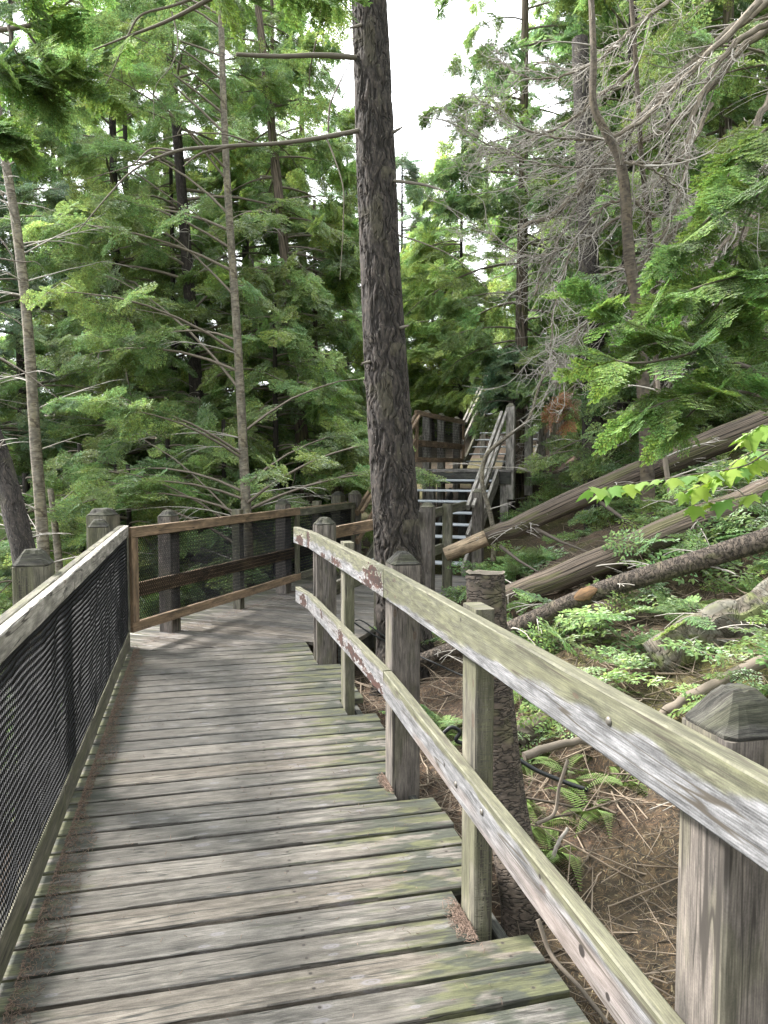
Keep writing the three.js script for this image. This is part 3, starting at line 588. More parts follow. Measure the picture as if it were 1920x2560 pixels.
// a twig that carries several such sprays, each turned its own way, as one piece
function boughGeo(base, seed, n = 8, sub = .5, droop = .16) {
  const r = rng(seed), m = new MB(), mt = new THREE.Matrix4(), p = new THREE.Vector3(), nn = new THREE.Vector3(), nm = new THREE.Matrix3();
  for (let k = 0; k < n; k++) {
    const t = (k + .5 * r()) / n, last = k === n - 1, a = last ? 0 : (k % 2 ? 1 : -1) * (.45 + r() * .75), s = sub * (1.2 - .5 * t) * (.8 + r() * .4);
    const x = V3(Math.cos(a), (r() - .65) * .6, Math.sin(a)).normalize(), z0 = x.clone().cross(V3((r() - .5) * .5, 1, (r() - .5) * .5)).normalize(), y0 = z0.clone().cross(x), roll = (r() - .5) * 1.5;
    const y = y0.clone().multiplyScalar(Math.cos(roll)).addScaledVector(z0, Math.sin(roll)), z = x.clone().cross(y);
    mt.makeBasis(x.multiplyScalar(s), y.multiplyScalar(s), z.multiplyScalar(s * (.8 + r() * .4))); mt.setPosition(t * .72, -droop * t * t, (r() - .5) * .06); nm.getNormalMatrix(mt);
    const g = base[Math.floor(r() * base.length)], P = g.attributes.position, N = g.attributes.normal, C = g.attributes.color, o = m.p.length / 3, b = .72 + r() * .56, w = (r() - .5) * .2;
    for (let i = 0; i < P.count; i++) { p.fromBufferAttribute(P, i).applyMatrix4(mt); nn.fromBufferAttribute(N, i).applyMatrix3(nm).normalize(); m.v(p.x, p.y, p.z, nn.x, nn.y, nn.z); m.c.push(C.getX(i) * b * (1 + w), C.getY(i) * b, C.getZ(i) * b * (1 - w)); }
    for (const i of g.index.array) m.i.push(o + i);
  }
  return m.geo();
}
SPRAY.seedling = SPRAY.hemlock;
for (const [k, n, dr] of [['hemlock', 8, .16], ['cedar', 8, .3], ['spruce', 9, .06]]) { const base = SPRAY[k]; SPRAY[k] = [1, 2, 3, 4].map(s => boughGeo(base, s * 31 + n, n, .5, dr)); }
const GREEN = { hemlock: [.20, .305, .10], cedar: [.215, .32, .09], spruce: [.145, .23, .11], bright: [.245, .355, .115], blue: [.175, .28, .145], lime: [.27, .385, .11], dark: [.15, .25, .06], brown: [.26, .13, .06] };  // dark is hemlock green lowered, painting backlit shade into the near fronds
const tmpM = new THREE.Matrix4(), tmpC = new THREE.Color();
class Leaves {                                          // collects sprays and writes them as one crown
  constructor(kind, color, seed, vary = .35) { this.kind = kind; this.col = color; this.r = rng(seed); this.items = SPRAY[kind].map(() => []); this.vary = vary; }
  add(p, dir, up, s) {
    const x = dir.clone().normalize(), z = x.clone().cross(up).normalize(), y = z.clone().cross(x), r = this.r, k = Math.floor(r() * this.items.length);
    const roll = (r() - .5) * 1.7; const y2 = y.clone().multiplyScalar(Math.cos(roll)).addScaledVector(z, Math.sin(roll)), z2 = x.clone().cross(y2);
    tmpM.makeBasis(x.multiplyScalar(s), y2.multiplyScalar(s), z2.multiplyScalar(s * (.8 + r() * .4))); tmpM.setPosition(p);
    const b = 1 + (r() - .5) * 2 * this.vary, w = (r() - .5) * .25;
    this.items[k].push([tmpM.clone(), this.col[0] * b * (1 + w), this.col[1] * b, this.col[2] * b * (1 - w)]);
  }
  build(parent, name = 'crown') {
    const off = parent.position.clone().negate();
    this.items.forEach((list, k) => {
      if (!list.length) return;
      const im = new THREE.InstancedMesh(SPRAY[this.kind][k], this.kind === 'near' ? M.leafNear : M.leaf, list.length);
      list.forEach(([mt, r, g, b], j) => { im.setMatrixAt(j, mt); im.setColorAt(j, tmpC.setRGB(r, g, b)); });
      im.name = name; im.userData.kind = 'stuff'; im.castShadow = im.receiveShadow = true; im.position.copy(off); parent.add(im);
    });
  }
}
function branchPath(p, az, L, e0, droop, r, n = 6) {
  const pts = [], dx = Math.cos(az), dz = Math.sin(az), bend = (r() - .5) * .5;
  for (let k = 0; k <= n; k++) { const t = k / n, q = L * t, a = bend * t * t * L * .35; pts.push(V3(p.x + dx * q - dz * a + (r() - .5) * .03 * L * t, p.y + L * (e0 * t - droop * t * t), p.z + dz * q + dx * a + (r() - .5) * .03 * L * t)); }
  return pts;
}
// sprays along a limb
function dress(leaves, pts, L, size, from, step, r, flat = .25) {
  const c = new THREE.CatmullRomCurve3(pts), UP = V3(0, 1, 0), big = leaves.kind !== 'near' && leaves.kind !== 'seedling', n = big ? Math.max(1, Math.round(L * (1 - from) / (step * 6.6))) : Math.max(2, Math.round(L * (1 - from) / step)); let flip = r() < .5 ? 1 : -1; if (big) size *= 1.8;
  for (let k = 0; k < n; k++) {
    const t = from + (1 - from) * (k + r()) / n, p = c.getPoint(Math.min(1, t)), d = c.getTangent(Math.min(1, t)), sd = d.clone().cross(UP).normalize();
    flip = -flip;
    for (const sg of big ? [flip] : [-1, 1]) {
      const a = (.55 + r() * .7) * sg, q = d.clone().multiplyScalar(Math.cos(a)).addScaledVector(sd, Math.sin(a)); q.y += (r() - .65) * (flat + .35);
      leaves.add(p, q, V3((r() - .5) * .5, 1, (r() - .5) * .5).normalize(), size * (1.15 - .45 * t) * (.75 + r() * .5));
    }
  }
  const e = c.getPoint(1), d = c.getTangent(1); leaves.add(e.addScaledVector(d, -size * .3), d, UP, size * .8);
}
const DETAIL = 1;
// one conifer. pts: trunk points from the ground up, rad: radii
function conifer(o) {
  const r = rng(o.seed), base = o.pts[0], g = thing(o.name, o.label, o.category || 'tree', [base.x, base.y, base.z], o.group);
  const path = curve(o.pts, 26), H = path[26].y - base.y;
  const tm = new MB(); tm.tube(path, t => lerp(o.r0, o.r1, Math.pow(t, .85)) * (1 + .5 * Math.exp(-t * 40)), o.sides || 10, { us: 1, vs: o.vs || .8, cap: false });
  part('trunk', tm.geo(), o.bark || M.bark, g);
  const C = new THREE.CatmullRomCurve3(path), lm = new MB(), leaves = new Leaves(o.kind, o.color, o.seed + 5, o.vary), dead = new MB();
  for (let k = 0; k < o.n; k++) {
    const t = lerp(o.c0, o.c1, (k + r()) / o.n), h = (t - o.c0) / (o.c1 - o.c0), p = C.getPoint(t);
    const prof = o.prof ? o.prof(h) : Math.pow(1 - h, .7) * .85 + .15, L = o.R * prof * (.65 + .6 * r());
    let az = o.az ? o.az(r) : r() * Math.PI * 2;
    const bp = branchPath(p, az, L, o.e0 + (r() - .5) * (o.ev ?? .3), o.droop * (.6 + .8 * r()), r);
    lm.tube(bp, q => (.012 + L * .007) * (1 - q * .85) * (o.lr || 1), 4, { cap: false });
    dress(leaves, bp, L, o.size, o.from ?? .22, o.step, r, o.flat);
    if (L > 1.2) for (let j = 0; j < L * .95 * (o.sub ?? 1); j++) {          // side limbs
      const q = .25 + .65 * r(), sp = new THREE.CatmullRomCurve3(bp).getPoint(q), l2 = L * (1 - q) * (.5 + r() * .4), bp2 = branchPath(sp, az + (r() < .5 ? -1 : 1) * (.5 + r() * .5), l2, o.e0 * .6 - .1, o.droop * .8, r, 4);
      lm.tube(bp2, x => .007 * (1 - x * .8), 3, { cap: false }); dress(leaves, bp2, l2, o.size * .9, .15, o.step, r, o.flat);
    }
  }
  for (let k = 0; k < (o.dead || 0); k++) {                               // bare lower twigs
    const t = lerp(o.d0 ?? .02, o.d1 ?? .4, r()), p = C.getPoint(t), L = o.R * (.3 + .7 * r()) * (o.dl || .8), az = o.az ? o.az(r) : r() * 6.283, bp = branchPath(p, az, L, .15 + r() * .3, .35 * r(), r);
    dead.tube(bp, q => .011 * (1 - q * .85) * (.6 + L * .3), 4, { cap: false });
    for (let j = 0; j < 5; j++) { const q = .2 + .75 * r(), sp = new THREE.CatmullRomCurve3(bp).getPoint(q), b2 = branchPath(sp, az + (r() - .5) * 2.2, L * (.15 + .35 * r()), (r() - .4) * .6, .3, r, 4); dead.tube(b2, x => .005 * (1 - x * .7), 3, { cap: false }); }
  }
  part('limb', lm.geo(), o.limbMat || M.limb, g, 'stuff');
  if (dead.i.length) part('dead_twig', dead.geo(), M.twig, g, 'stuff');
  leaves.build(g);
  return g;
}
const foot = (x, D, sink = .25) => { const p = at(x, 1159, D); p.y = ground(p.x, p.z) - sink; return p; };
function straight(x, D, H, lean = [0, 0]) { const b = foot(x, D); return [b, V3(b.x + lean[0] * .4, b.y + H * .45, b.z + lean[1] * .4), V3(b.x + lean[0], b.y + H, b.z + lean[1])]; }

// the big trunk beside the bend
{
  const D = 6.6, b = at(1022, 1650, D); b.y = ground(b.x, b.z) - .15;
  const ctr = [b, at(1010, 1590, D), at(990, 1300, D), at(958, 800, D), at(923, 0, D), at(895, -700, D), at(885, -1500, D), at(880, -2600, D)];
  const path = curve(ctr, 360), m = new MB(), N = path.length - 1, S = 96, r = rng(2);
  const R = y => { const q = (y - b.y); return lerp(.205, .10, clamp(q / 11)) + .10 * Math.exp(-q * 3.2) + .02 * Math.exp(-q * .9); };
  const knots = []; for (let k = 0; k < 26; k++) knots.push([r(), b.y + .6 + r() * 6.5, .02 + r() * .025, .012 + r() * .014]);
  path.forEach((p, k) => {
    const d = path[Math.min(N, k + 1)].clone().sub(path[Math.max(0, k - 1)]).normalize(), s = V3(0, 0, 1).addScaledVector(d, -d.z).normalize(), q = d.clone().cross(s), rr = R(p.y);
    for (let j = 0; j <= S; j++) {
      const a = j / S, an = a * Math.PI * 2, v = (p.y - b.y) / 1.5, hx = Math.floor(((a * 1024) % 1024)), hy = ((Math.floor(v * 1024) % 1024) + 1024) % 1024;
      let e = (texBark.h[hy * 1024 + hx % 1024] - .5) * .02 + .012 * (fbm((a > .5 ? 1 - a : a) * 9, p.y * 1.2, 3) - .5);
      for (const [ka, ky, kr, kh] of knots) { let da = Math.abs(a - ka); da = Math.min(da, 1 - da) * rr * 6.28; const dd = (da * da + (p.y - ky) * (p.y - ky)) / (kr * kr); if (dd < 4) e += kh * Math.exp(-dd * 1.5); }
      if (p.y < b.y + .7) e += .05 * Math.max(0, Math.cos(an * 5 + 1)) * Math.exp(-(p.y - b.y) * 4);
      const R2 = rr + e; m.v(p.x + (s.x * Math.cos(an) + q.x * Math.sin(an)) * R2, p.y + (s.y * Math.cos(an) + q.y * Math.sin(an)) * R2, p.z + (s.z * Math.cos(an) + q.z * Math.sin(an)) * R2, 0, 0, 0, a, v);
    }
  });
  for (let k = 0; k < N; k++) for (let j = 0; j < S; j++) m.quad(k * (S + 1) + j, k * (S + 1) + j + 1, (k + 1) * (S + 1) + j + 1, (k + 1) * (S + 1) + j);
  const g = thing('hemlock_tree', 'large dark-barked hemlock trunk rising beside the bend of the boardwalk', 'tree', [b.x, b.y, b.z]);
  part('trunk', m.geo(true), M.bark, g);
  const br = (list, r0, r1, moss) => { const mm = new MB(), pts = curve(list.map(q => at(...q)), list.length * 6); mm.tube(pts, t => lerp(r0, r1, t) * (1 + .25 * (vn(t * 40, r0 * 900) - .5)), 6); return part('branch', mm.geo(), moss ? M.limbDark : M.twigDark, g); };
  br([[915, 146, 6.55], [800, 138, 6.4], [700, 141, 6.3], [590, 136, 6.2]], .026, .017, true);
  br([[920, 322, 6.55], [815, 342, 6.4], [700, 358, 6.2], [560, 366, 6.0], [440, 378, 5.9], [335, 425, 5.8], [270, 490, 5.7], [190, 585, 5.6]], .022, .003, true);
  br([[440, 378, 5.9], [380, 372, 5.9], [330, 412, 5.85], [215, 448, 5.8]], .010, .002);
  br([[570, 366, 6.0], [500, 385, 5.95], [458, 416, 5.9]], .013, .004);
  br([[640, 360, 6.1], [560, 336, 6.05], [460, 336, 6.0], [370, 360, 5.95]], .008, .002);
  br([[815, 342, 6.4], [838, 400, 6.35], [858, 470, 6.3], [858, 560, 6.3], [850, 700, 6.3]], .008, .002);
  br([[820, 330, 6.4], [826, 260, 6.38], [850, 205, 6.4], [878, 150, 6.45]], .008, .005);
  br([[430, 30, 6.2], [445, 110, 6.2], [428, 165, 6.2], [390, 215, 6.2], [384, 300, 6.2]], .006, .002);
  br([[985, 452, 6.5], [1060, 462, 6.35], [1120, 480, 6.2]], .016, .006, true);
  br([[995, 588, 6.5], [1050, 605, 6.4], [1130, 640, 6.3], [1200, 700, 6.2], [1230, 740, 6.2]], .007, .002);
  for (const [x, y, dx, dy] of [[905, 62, -30, 8], [1000, 820, 22, -6], [925, 905, -20, 4], [985, 330, 20, -12]]) br([[x, y, 6.5], [x + dx * .5, y + dy * .5, 6.38], [x + dx, y + dy, 6.34]], .016, .008, true);
  // its crown starts above the picture
  const lv = new Leaves('hemlock', GREEN.hemlock, 33, .35), lm = new MB(), C = new THREE.CatmullRomCurve3(ctr);
  for (let k = 0; k < 40; k++) { const p = C.getPoint(.62 + .38 * (k + r()) / 40), L = 3.6 * (1.1 - k / 60) * (.7 + r() * .5), bp = branchPath(p, r() * 6.283, L, .2, .3, r); lm.tube(bp, q => .028 * (1 - q * .85), 5, { cap: false }); dress(lv, bp, L, .36, .15, .1, r); }
  part('limb', lm.geo(), M.limb, g, 'stuff'); lv.build(g);
  br([[330, 425, 5.8], [420, 490, 5.9], [520, 560, 6.1], [570, 640, 6.2]], .006, .002);
}

// pale slim tree in front of the left-hand foliage
{
  const D = 10, c = [at(618, 1330, D), at(612, 1200, D), at(592, 820, D), at(566, 420, D), at(553, 60, D), at(545, -400, D)], b = c[0].clone(); b.y = ground(b.x, b.z) - .2; b.x += .02;
  const g = conifer({ name: 'slim_hemlock_tree', label: 'slim pale-barked hemlock standing just behind the netted railing', pts: [b, ...c], r0: .085, r1: .03, sides: 10, bark: M.birch, vs: .9, kind: 'hemlock', color: GREEN.hemlock, seed: 40, n: 36, c0: .12, c1: 1, R: 2.7, e0: .75, ev: .7, droop: .35, size: .32, step: .085, from: .35, az: r => Math.PI * (r() < .8 ? (.78 + r() * .5) : r() * 2), limbMat: M.limb, lr: .75, prof: h => 1 - h * .45, dead: 10, d1: .5 });
}
// trees of the left-hand wood
const LEFT = [
  // x, distance, height, radius, kind, colour, trunk radius, sprays
  ['hemlock_tree', 'dark hemlock trunk with a mossy foot behind the slim pale tree', 528, 13, 15, 2.7, 'hemlock', 'hemlock', .17, 75, [-.9, 0]],
  ['cedar_tree', 'fibrous cedar trunk showing above the far end of the netted railing', 790, 13, 14, 2.0, 'cedar', 'cedar', .15, 80, [-1.3, -.4]],
  ['hemlock_tree', 'broad hemlock with bare grey lower twigs left of the slim pale tree', 300, 13.5, 15, 2.9, 'hemlock', 'hemlock', .14, 85, [0, 0]],
  ['hemlock_tree', 'bluish hemlock at the left edge of the wood', 60, 15, 15, 2.7, 'hemlock', 'blue', .15, 70, [0, 0]],
  ['spruce_tree', 'dark spruce half hidden far left behind the slender grey trunk', -110, 12, 13, 2.4, 'spruce', 'spruce', .14, 60, [0, 0]],
  ['cedar_tree', 'bright cedar deep in the wood above the middle of the netted panel', 430, 18, 17, 2.7, 'cedar', 'bright', .18, 75, [0, 0]],
  ['hemlock_tree', 'airy hemlock crown above the corner posts', 330, 16, 15, 2.6, 'hemlock', 'bright', .1, 80, [0, 0]],
  ['cedar_tree', 'fresh cedar filling the gap beside the fibrous cedar', 690, 15, 12, 2.0, 'cedar', 'bright', .1, 76, [0, 0]],
  ['hemlock_tree', 'hemlock crown between the broad hemlock and the dark mossy trunk', 440, 14, 9, 2.2, 'hemlock', 'bright', .08, 60, [0, 0]],
  ['cedar_tree', 'light green cedar just left of the big trunk', 760, 17, 13, 2.3, 'cedar', 'bright', .17, 75, [0, 0]],
  ['hemlock_tree', 'low fresh green hemlock close behind the far end of the railing', 690, 12, 5.2, 1.7, 'hemlock', 'bright', .07, 46, [0, 0]],
  ['hemlock_tree', 'young hemlock spreading low behind the netted panel', 420, 11.5, 4.2, 2.0, 'hemlock', 'hemlock', .06, 44, [0, 0]],
  ['hemlock_tree', 'young hemlock low behind the corner posts', 200, 11, 3.9, 1.8, 'hemlock', 'bright', .06, 40, [0, 0]],
  ['hemlock_tree', 'feathery hemlock between the slender grey trunk and the broad hemlock', 170, 17, 16, 2.6, 'hemlock', 'bright', .13, 80, [0, 0]],
  ['hemlock_tree', 'pale green hemlock deep behind the slim pale tree', 620, 16, 15, 2.5, 'hemlock', 'bright', .13, 80, [0, 0]],
  ['cedar_tree', 'yellow-green cedar hugging the left side of the big trunk', 790, 14.5, 7.2, 1.5, 'cedar', 'bright', .09, 60, [0, 0]],
  ['hemlock_tree', 'small young hemlock low behind the second baluster of the netted panel', 560, 11.2, 3.4, 1.6, 'hemlock', 'bright', .05, 40, [0, 0]],
  ['hemlock_tree', 'young hemlock filling the gap under the leaning trunk at left', 60, 10.5, 3.6, 1.7, 'hemlock', 'bright', .05, 40, [0, 0]],
  ['hemlock_tree', 'young hemlock with pale tips above the left corner of the netted panel', 320, 10.6, 3.2, 1.5, 'hemlock', 'bright', .05, 38, [0, 0]],
  ['spruce_tree', 'tall spruce far back near the sky gap', 870, 24, 10.5, 1.8, 'spruce', 'blue', .10, 130, [0, 0]],
];
LEFT.forEach(([name, label, x, D, H, R, kind, col, tr, n, lean], i) => conifer({
  name, label, pts: straight(x, D, H, lean), r0: tr, r1: .03, bark: kind === 'cedar' ? M.cedar : M.bark, kind, color: GREEN[col], seed: 100 + i * 7, n, c0: H < 6 ? .12 : .16, c1: .99, R, e0: kind === 'cedar' ? .1 : .25, droop: kind === 'cedar' ? .35 : .4,
  size: (kind === 'cedar' ? .30 : .33) * (D > 19 ? 1.45 : 1), step: D > 19 ? .14 : .1, from: .28, dead: H < 6 ? 4 : 34, d0: .05, d1: .5, prof: h => Math.min(1, .55 + 1.2 * h) * Math.pow(1 - h, .55) + .12,
}));
const RIGHT = [
  ['cedar_tree', 'tall drooping cedar forming the right side of the sky gap', 1300, 15, 15, 2.3, 'cedar', 'hemlock', .17, 90, [0, 0]],
  ['spruce_tree', 'dense green spruce behind the bare fallen branches', 1560, 14, 14, 2.6, 'spruce', 'hemlock', .16, 80, [0, 0]],
  ['cedar_tree', 'cedar high on the slope at the upper right', 1790, 12.5, 13, 2.5, 'cedar', 'cedar', .16, 80, [0, 0]],
  ['hemlock_tree', 'hemlock at the right edge of the slope', 2020, 10, 12, 2.4, 'hemlock', 'hemlock', .15, 60, [0, 0]],
  ['hemlock_tree', 'fresh green hemlock above the upper stairs', 1150, 24, 9.5, 2.2, 'hemlock', 'lime', .10, 120, [0, 0]],
  ['cedar_tree', 'light cedar between the landing and the sky', 1080, 27, 8, 2.2, 'cedar', 'lime', .10, 120, [0, 0]],
  ['hemlock_tree', 'bright hemlock just right of the upper stairs', 1450, 20, 8.5, 2.3, 'hemlock', 'bright', .10, 110, [0, 0]],
  ['spruce_tree', 'thin pointed spruce standing alone in the sky gap', 1004, 30, 11.5, 1.7, 'spruce', 'spruce', .11, 150, [0, 0]],
  ['hemlock_tree', 'hemlock filling the slope behind the three fallen logs', 1650, 10.5, 5.5, 1.9, 'hemlock', 'hemlock', .08, 44, [0, 0]],
  ['hemlock_tree', 'low hemlock on the slope beside the stairs', 1500, 11.5, 3.6, 1.2, 'hemlock', 'hemlock', .07, 36, [0, 0]],
];
RIGHT.forEach(([name, label, x, D, H, R, kind, col, tr, n, lean], i) => conifer({
  name, label, pts: straight(x, D, H, lean), r0: tr, r1: .03, bark: kind === 'cedar' ? M.cedar : M.bark, kind, color: GREEN[col], seed: 300 + i * 7, n, c0: .14, c1: .99, R, e0: kind === 'cedar' ? .1 : .22, droop: kind === 'cedar' ? .4 : .35,
  size: (kind === 'cedar' ? .30 : .33) * (D > 19 ? 1.45 : 1), step: D > 19 ? .14 : .1, from: .25, dead: H < 6 ? 6 : 26, d0: .03, d1: .4, prof: h => Math.min(1, .6 + 1.2 * h) * Math.pow(1 - h, .55) + .1,
}));
// far trees: a few kinds, copied
{
  const protos = [['hemlock', 'bright', 15, 2.8], ['cedar', 'hemlock', 17, 2.6], ['spruce', 'blue', 18, 2.5], ['hemlock', 'hemlock', 16, 3]].map(([kind, col, H, R], i) => {
    const g = conifer({ name: 'background_tree', label: 'tall conifer in the far row of the wood', pts: [V3(0, -.3, 0), V3(.1, H * .5, 0), V3(0, H, 0)], r0: .18, r1: .03, kind, color: GREEN[col], seed: 500 + i, n: 70, c0: .1, c1: .99, R, e0: .2, droop: .4, size: .52, step: .17, from: .15, sub: .7, dead: 6, group: 'conifers in the far rows of the wood', prof: h => Math.min(1, .6 + h) * Math.pow(1 - h, .6) + .1 });
    return g;
  });
  const spots = [[-150, 22], [150, 27], [400, 30], [640, 27], [-330, 18], [1420, 21], [1530, 20], [1680, 18], [1830, 17], [2000, 15], [2200, 13], [1620, 26], [1900, 24], [-900, 24], [-1600, 19], [-650, 38], [-400, 52], [-120, 46], [150, 55], [420, 50], [690, 48], [1260, 33], [1150, 38], [930, 42], [800, 40], [-420, 13], [2450, 11]];
  const r = rng(61);
  spots.forEach(([x, D], i) => {
    const k = i % 4; let g = protos[k];
    if (i >= 4) { g = protos[k].clone(); g.name = numbered('background_tree'); scene.add(g); g.userData = { ...protos[k].userData }; }
    const p = foot(x, D, 0), low = x > 780 && x < 1300 ? .5 : 1; g.userData.label = x < 780 ? 'tall conifer in the far rows behind the left-hand wood' : x < 1300 ? 'distant conifer closing the sky gap beyond the stairs' : 'tall conifer in the far rows high on the right slope'; g.position.copy(p); g.rotation.y = r() * 6.3; g.scale.setScalar((.85 + r() * .3) * low);
  });
}
// ---------------------------------------------------------------- fallen logs, stumps and snags
function logThing(name, label, pts, rad, mat, { us = 1, vs = 1.2, endMat, category = 'log', sides = 34, lump = .05, group, seed = 1 } = {}) {
  const path = curve(pts, 80).filter((_, k) => k % 2 === 0), m = new MB(), mid = path[20]; path.forEach((p, k) => { p.y += rad[0] * .35 * (vn(k * .22 + seed, 3) - .5); p.z += rad[0] * .4 * (vn(k * .25, seed + 7) - .5); });
  const g = thing(name, label, category, [mid.x, mid.y - rad[1], mid.z], group);
  m.tube(path, t => lerp(rad[0], rad[1], t), sides, { us, vs, cap: !endMat, bump: (a, l, j) => lump * (fbm(j * .45 + seed, l * 3, 3) - .5) * 2 + lump * 1.2 * (vn(j * 1.1 + seed, l * 1.6) - .5) });
  part('trunk', m.geo(true), mat, g); Object.defineProperty(g, 'logPath', { value: new THREE.CatmullRomCurve3(path), enumerable: false });
  { const r = rng(seed + 500), tm = new MB(), C = g.logPath, n = rad[1] > .06 ? 26 : 0; for (let k = 0; k < n; k++) { const p = C.getPoint(r()), a = r() * 6.283, L = .12 + r() * r() * .7, bp = branchPath(p, a, L, (r() - .25) * .9, .25, r, 5); tm.tube(bp, q => .008 * (1 - q * .8) * (.6 + L), 4, { cap: false }); for (let j = 0; j < 2; j++) tm.tube(branchPath(bp[2 + j], a + (r() - .5) * 2, L * .4, (r() - .4) * .6, .2, r, 3), q => .003, 3, { cap: false }); } if (n) part('dead_twig', tm.geo(), M.twig, g, 'stuff'); }
  if (endMat) for (const k of [0, 40]) {
    const d = path[k].clone().sub(path[k ? 39 : 1]).normalize(), R = (k ? rad[1] : rad[0]) * .93, e = new MB(), r = rng(seed + k), s = V3(0, 1, 0).addScaledVector(d, -d.y).normalize(), b = d.clone().cross(s), ring = [];
    for (let j = 0; j < 14; j++) { const a = j / 14 * 6.283; ring.push(path[k].clone().addScaledVector(s, Math.cos(a) * R).addScaledVector(b, Math.sin(a) * R).addScaledVector(d, .012 + (r() - .3) * R * .5)); }
    const c = path[k].clone().addScaledVector(d, R * .25 * r());
    for (let j = 0; j < 14; j++) e.flat(k ? [ring[j], ring[(j + 1) % 14], c] : [ring[(j + 1) % 14], ring[j], c], [[0, 0], [.06, 0], [.03, .1]]);
    part('broken_end', e.geo(), endMat, g);
  }
  return g;
}
const stub = (g, a, b, r0, r1, mat = M.limb) => { const m = new MB(); m.tube([a, a.clone().lerp(b, .5).add(V3(0, -.02, 0)), b], [r0, lerp(r0, r1, .5), r1], 6); return part('branch_stub', m.geo(), mat, g); };
{
  let g = logThing('fallen_log', 'mossy fallen cedar log whose pale splintered end points at the stairs', [at(1215, 1345, 8.53), at(1290, 1317, 8.5), at(1480, 1235, 8.35), at(1700, 1140, 8.2), at(1990, 1025, 8)], [.092, .155], M.cedar, { endMat: M.cut, seed: 3, us: 3, vs: .5 });
  { const m = new MB(), p = curve([at(1113, 1386, 8.6), at(1160, 1367, 8.57), at(1240, 1335, 8.52), at(1275, 1322, 8.5)], 20); m.tube(p, t => .082 + .008 * t, 20, { vs: 1, us: .5, swap: true, cap: true, bump: (a, l, j) => .16 * (vn(j * 1.3, l * 2) - .5) + (l < .05 ? -.12 * vn(j * 3, 1) : 0) }); part('bare_wood', m.geo(true), M.cut, g); }
  for (const [a, b] of [[[1335, 1320, 8.45], [1470, 1380, 8.2]], [[1250, 1365, 8.5], [1345, 1430, 8.2]], [[1500, 1255, 8.3], [1620, 1330, 8.0]], [[1770, 1135, 8.15], [1830, 1180, 8]]]) stub(g, at(...a), at(...b), .025, .008, M.twigDark);
  g = logThing('fallen_log', 'thick striped cedar log lying up the slope, middle one of three', [at(1235, 1512, 6.8), at(1400, 1445, 6.65), at(1600, 1358, 6.5), at(1790, 1285, 6.35), at(2010, 1205, 6.2)], [.105, .14], M.cedar, { endMat: M.cut, seed: 7, us: 3, vs: .5 });
  for (const [a, b] of [[[1640, 1400, 6.45], [1700, 1450, 6.3]], [[1830, 1335, 6.3], [1870, 1380, 6.2]]]) stub(g, at(...a), at(...b), .035, .02, M.limb);
  g = logThing('fallen_log', 'thin grey fallen log with a patch of bare orange wood', [at(1050, 1650, 6.3), at(1160, 1615, 6.15), at(1290, 1565, 6.0), at(1500, 1480, 5.8), at(1700, 1415, 5.6), at(1990, 1325, 5.3)], [.055, .078], M.scale, { seed: 11, us: 1 });
  { const m = new MB(), P = g.logPath, n = 12, k = 12; for (let i = 0; i <= n; i++) { const t = .545 + .055 * i / n, p = P.getPoint(t), d = P.getTangent(t), s = V3(0, 1, 0).addScaledVector(d, -d.y).normalize(), b = d.clone().cross(s), w = Math.sin(Math.PI * clamp(.06 + .9 * i / n)); for (let j = 0; j <= k; j++) { const a = (1.15 + (j / k - .5) * 1.7 * w * (.75 + .5 * vn(i * .8, j < k / 2 ? 3 : 9))), R = .0745 + (j && j < k && i && i < n ? .004 : -.006), q = p.clone().addScaledVector(s, Math.cos(a) * R).addScaledVector(b, Math.sin(a) * R); m.v(q.x, q.y, q.z, 0, 0, 0, i * .02, j * .012); } } for (let i = 0; i < n; i++) for (let j = 0; j < k; j++) { const a = i * (k + 1) + j; m.quad(a, a + 1, a + k + 2, a + k + 1); } part('bare_wood', m.geo(true), M.bareOrange, g); }
  g = logThing('fallen_log', 'short thick mossy log below the near railing post', [at(1545, 2150, 4.0), at(1620, 2095, 3.95), at(1720, 2040, 3.9), at(1900, 1950, 3.8)], [.16, .17], M.scale, { endMat: M.under, seed: 15, lump: .1 });
  g = logThing('fallen_log', 'lichen-spotted grey log half buried behind the top rail', [at(1640, 1660, 4.9), at(1740, 1600, 4.9), at(1850, 1545, 4.85), at(2000, 1480, 4.8)], [.14, .13], M.lichen, { seed: 19, lump: .14 });
  g = logThing('fallen_branch', 'dark bare branch leaning behind the cap of the near post', [at(1650, 1790, 4.4), at(1720, 1745, 4.3), at(1830, 1690, 4.2), at(1990, 1620, 4.1)], [.03, .04], M.limb, { seed: 21, sides: 10, category: 'branch' });
  g = logThing('fallen_branch', 'pale peeling log piece under the top rail beside the stump', [at(1305, 1850, 4.7), at(1345, 1815, 4.7), at(1390, 1785, 4.7)], [.075, .06], M.birch, { seed: 23, sides: 12, category: 'branch', endMat: M.under });
  g = logThing('fallen_branch', 'straight brown branch lying among the ferns below the top rail', [at(1310, 1890, 4.2), at(1400, 1862, 4.25), at(1480, 1848, 4.3)], [.025, .02], M.limb, { seed: 25, sides: 9, category: 'branch' });
  g = logThing('fallen_branch', 'bleached stick curving over the litter between the rails', [at(1380, 2150, 3.6), at(1395, 2110, 3.6), at(1420, 2070, 3.62)], [.011, .008], M.twig, { seed: 29, sides: 7, category: 'branch' });
  g = logThing('fallen_branch', 'crooked brown root arching beside the stump', [at(1340, 2060, 3.6), at(1385, 2035, 3.7), at(1400, 1960, 3.75), at(1420, 1900, 3.8)], [.009, .009], M.limb, { seed: 33, sides: 7, category: 'branch' });
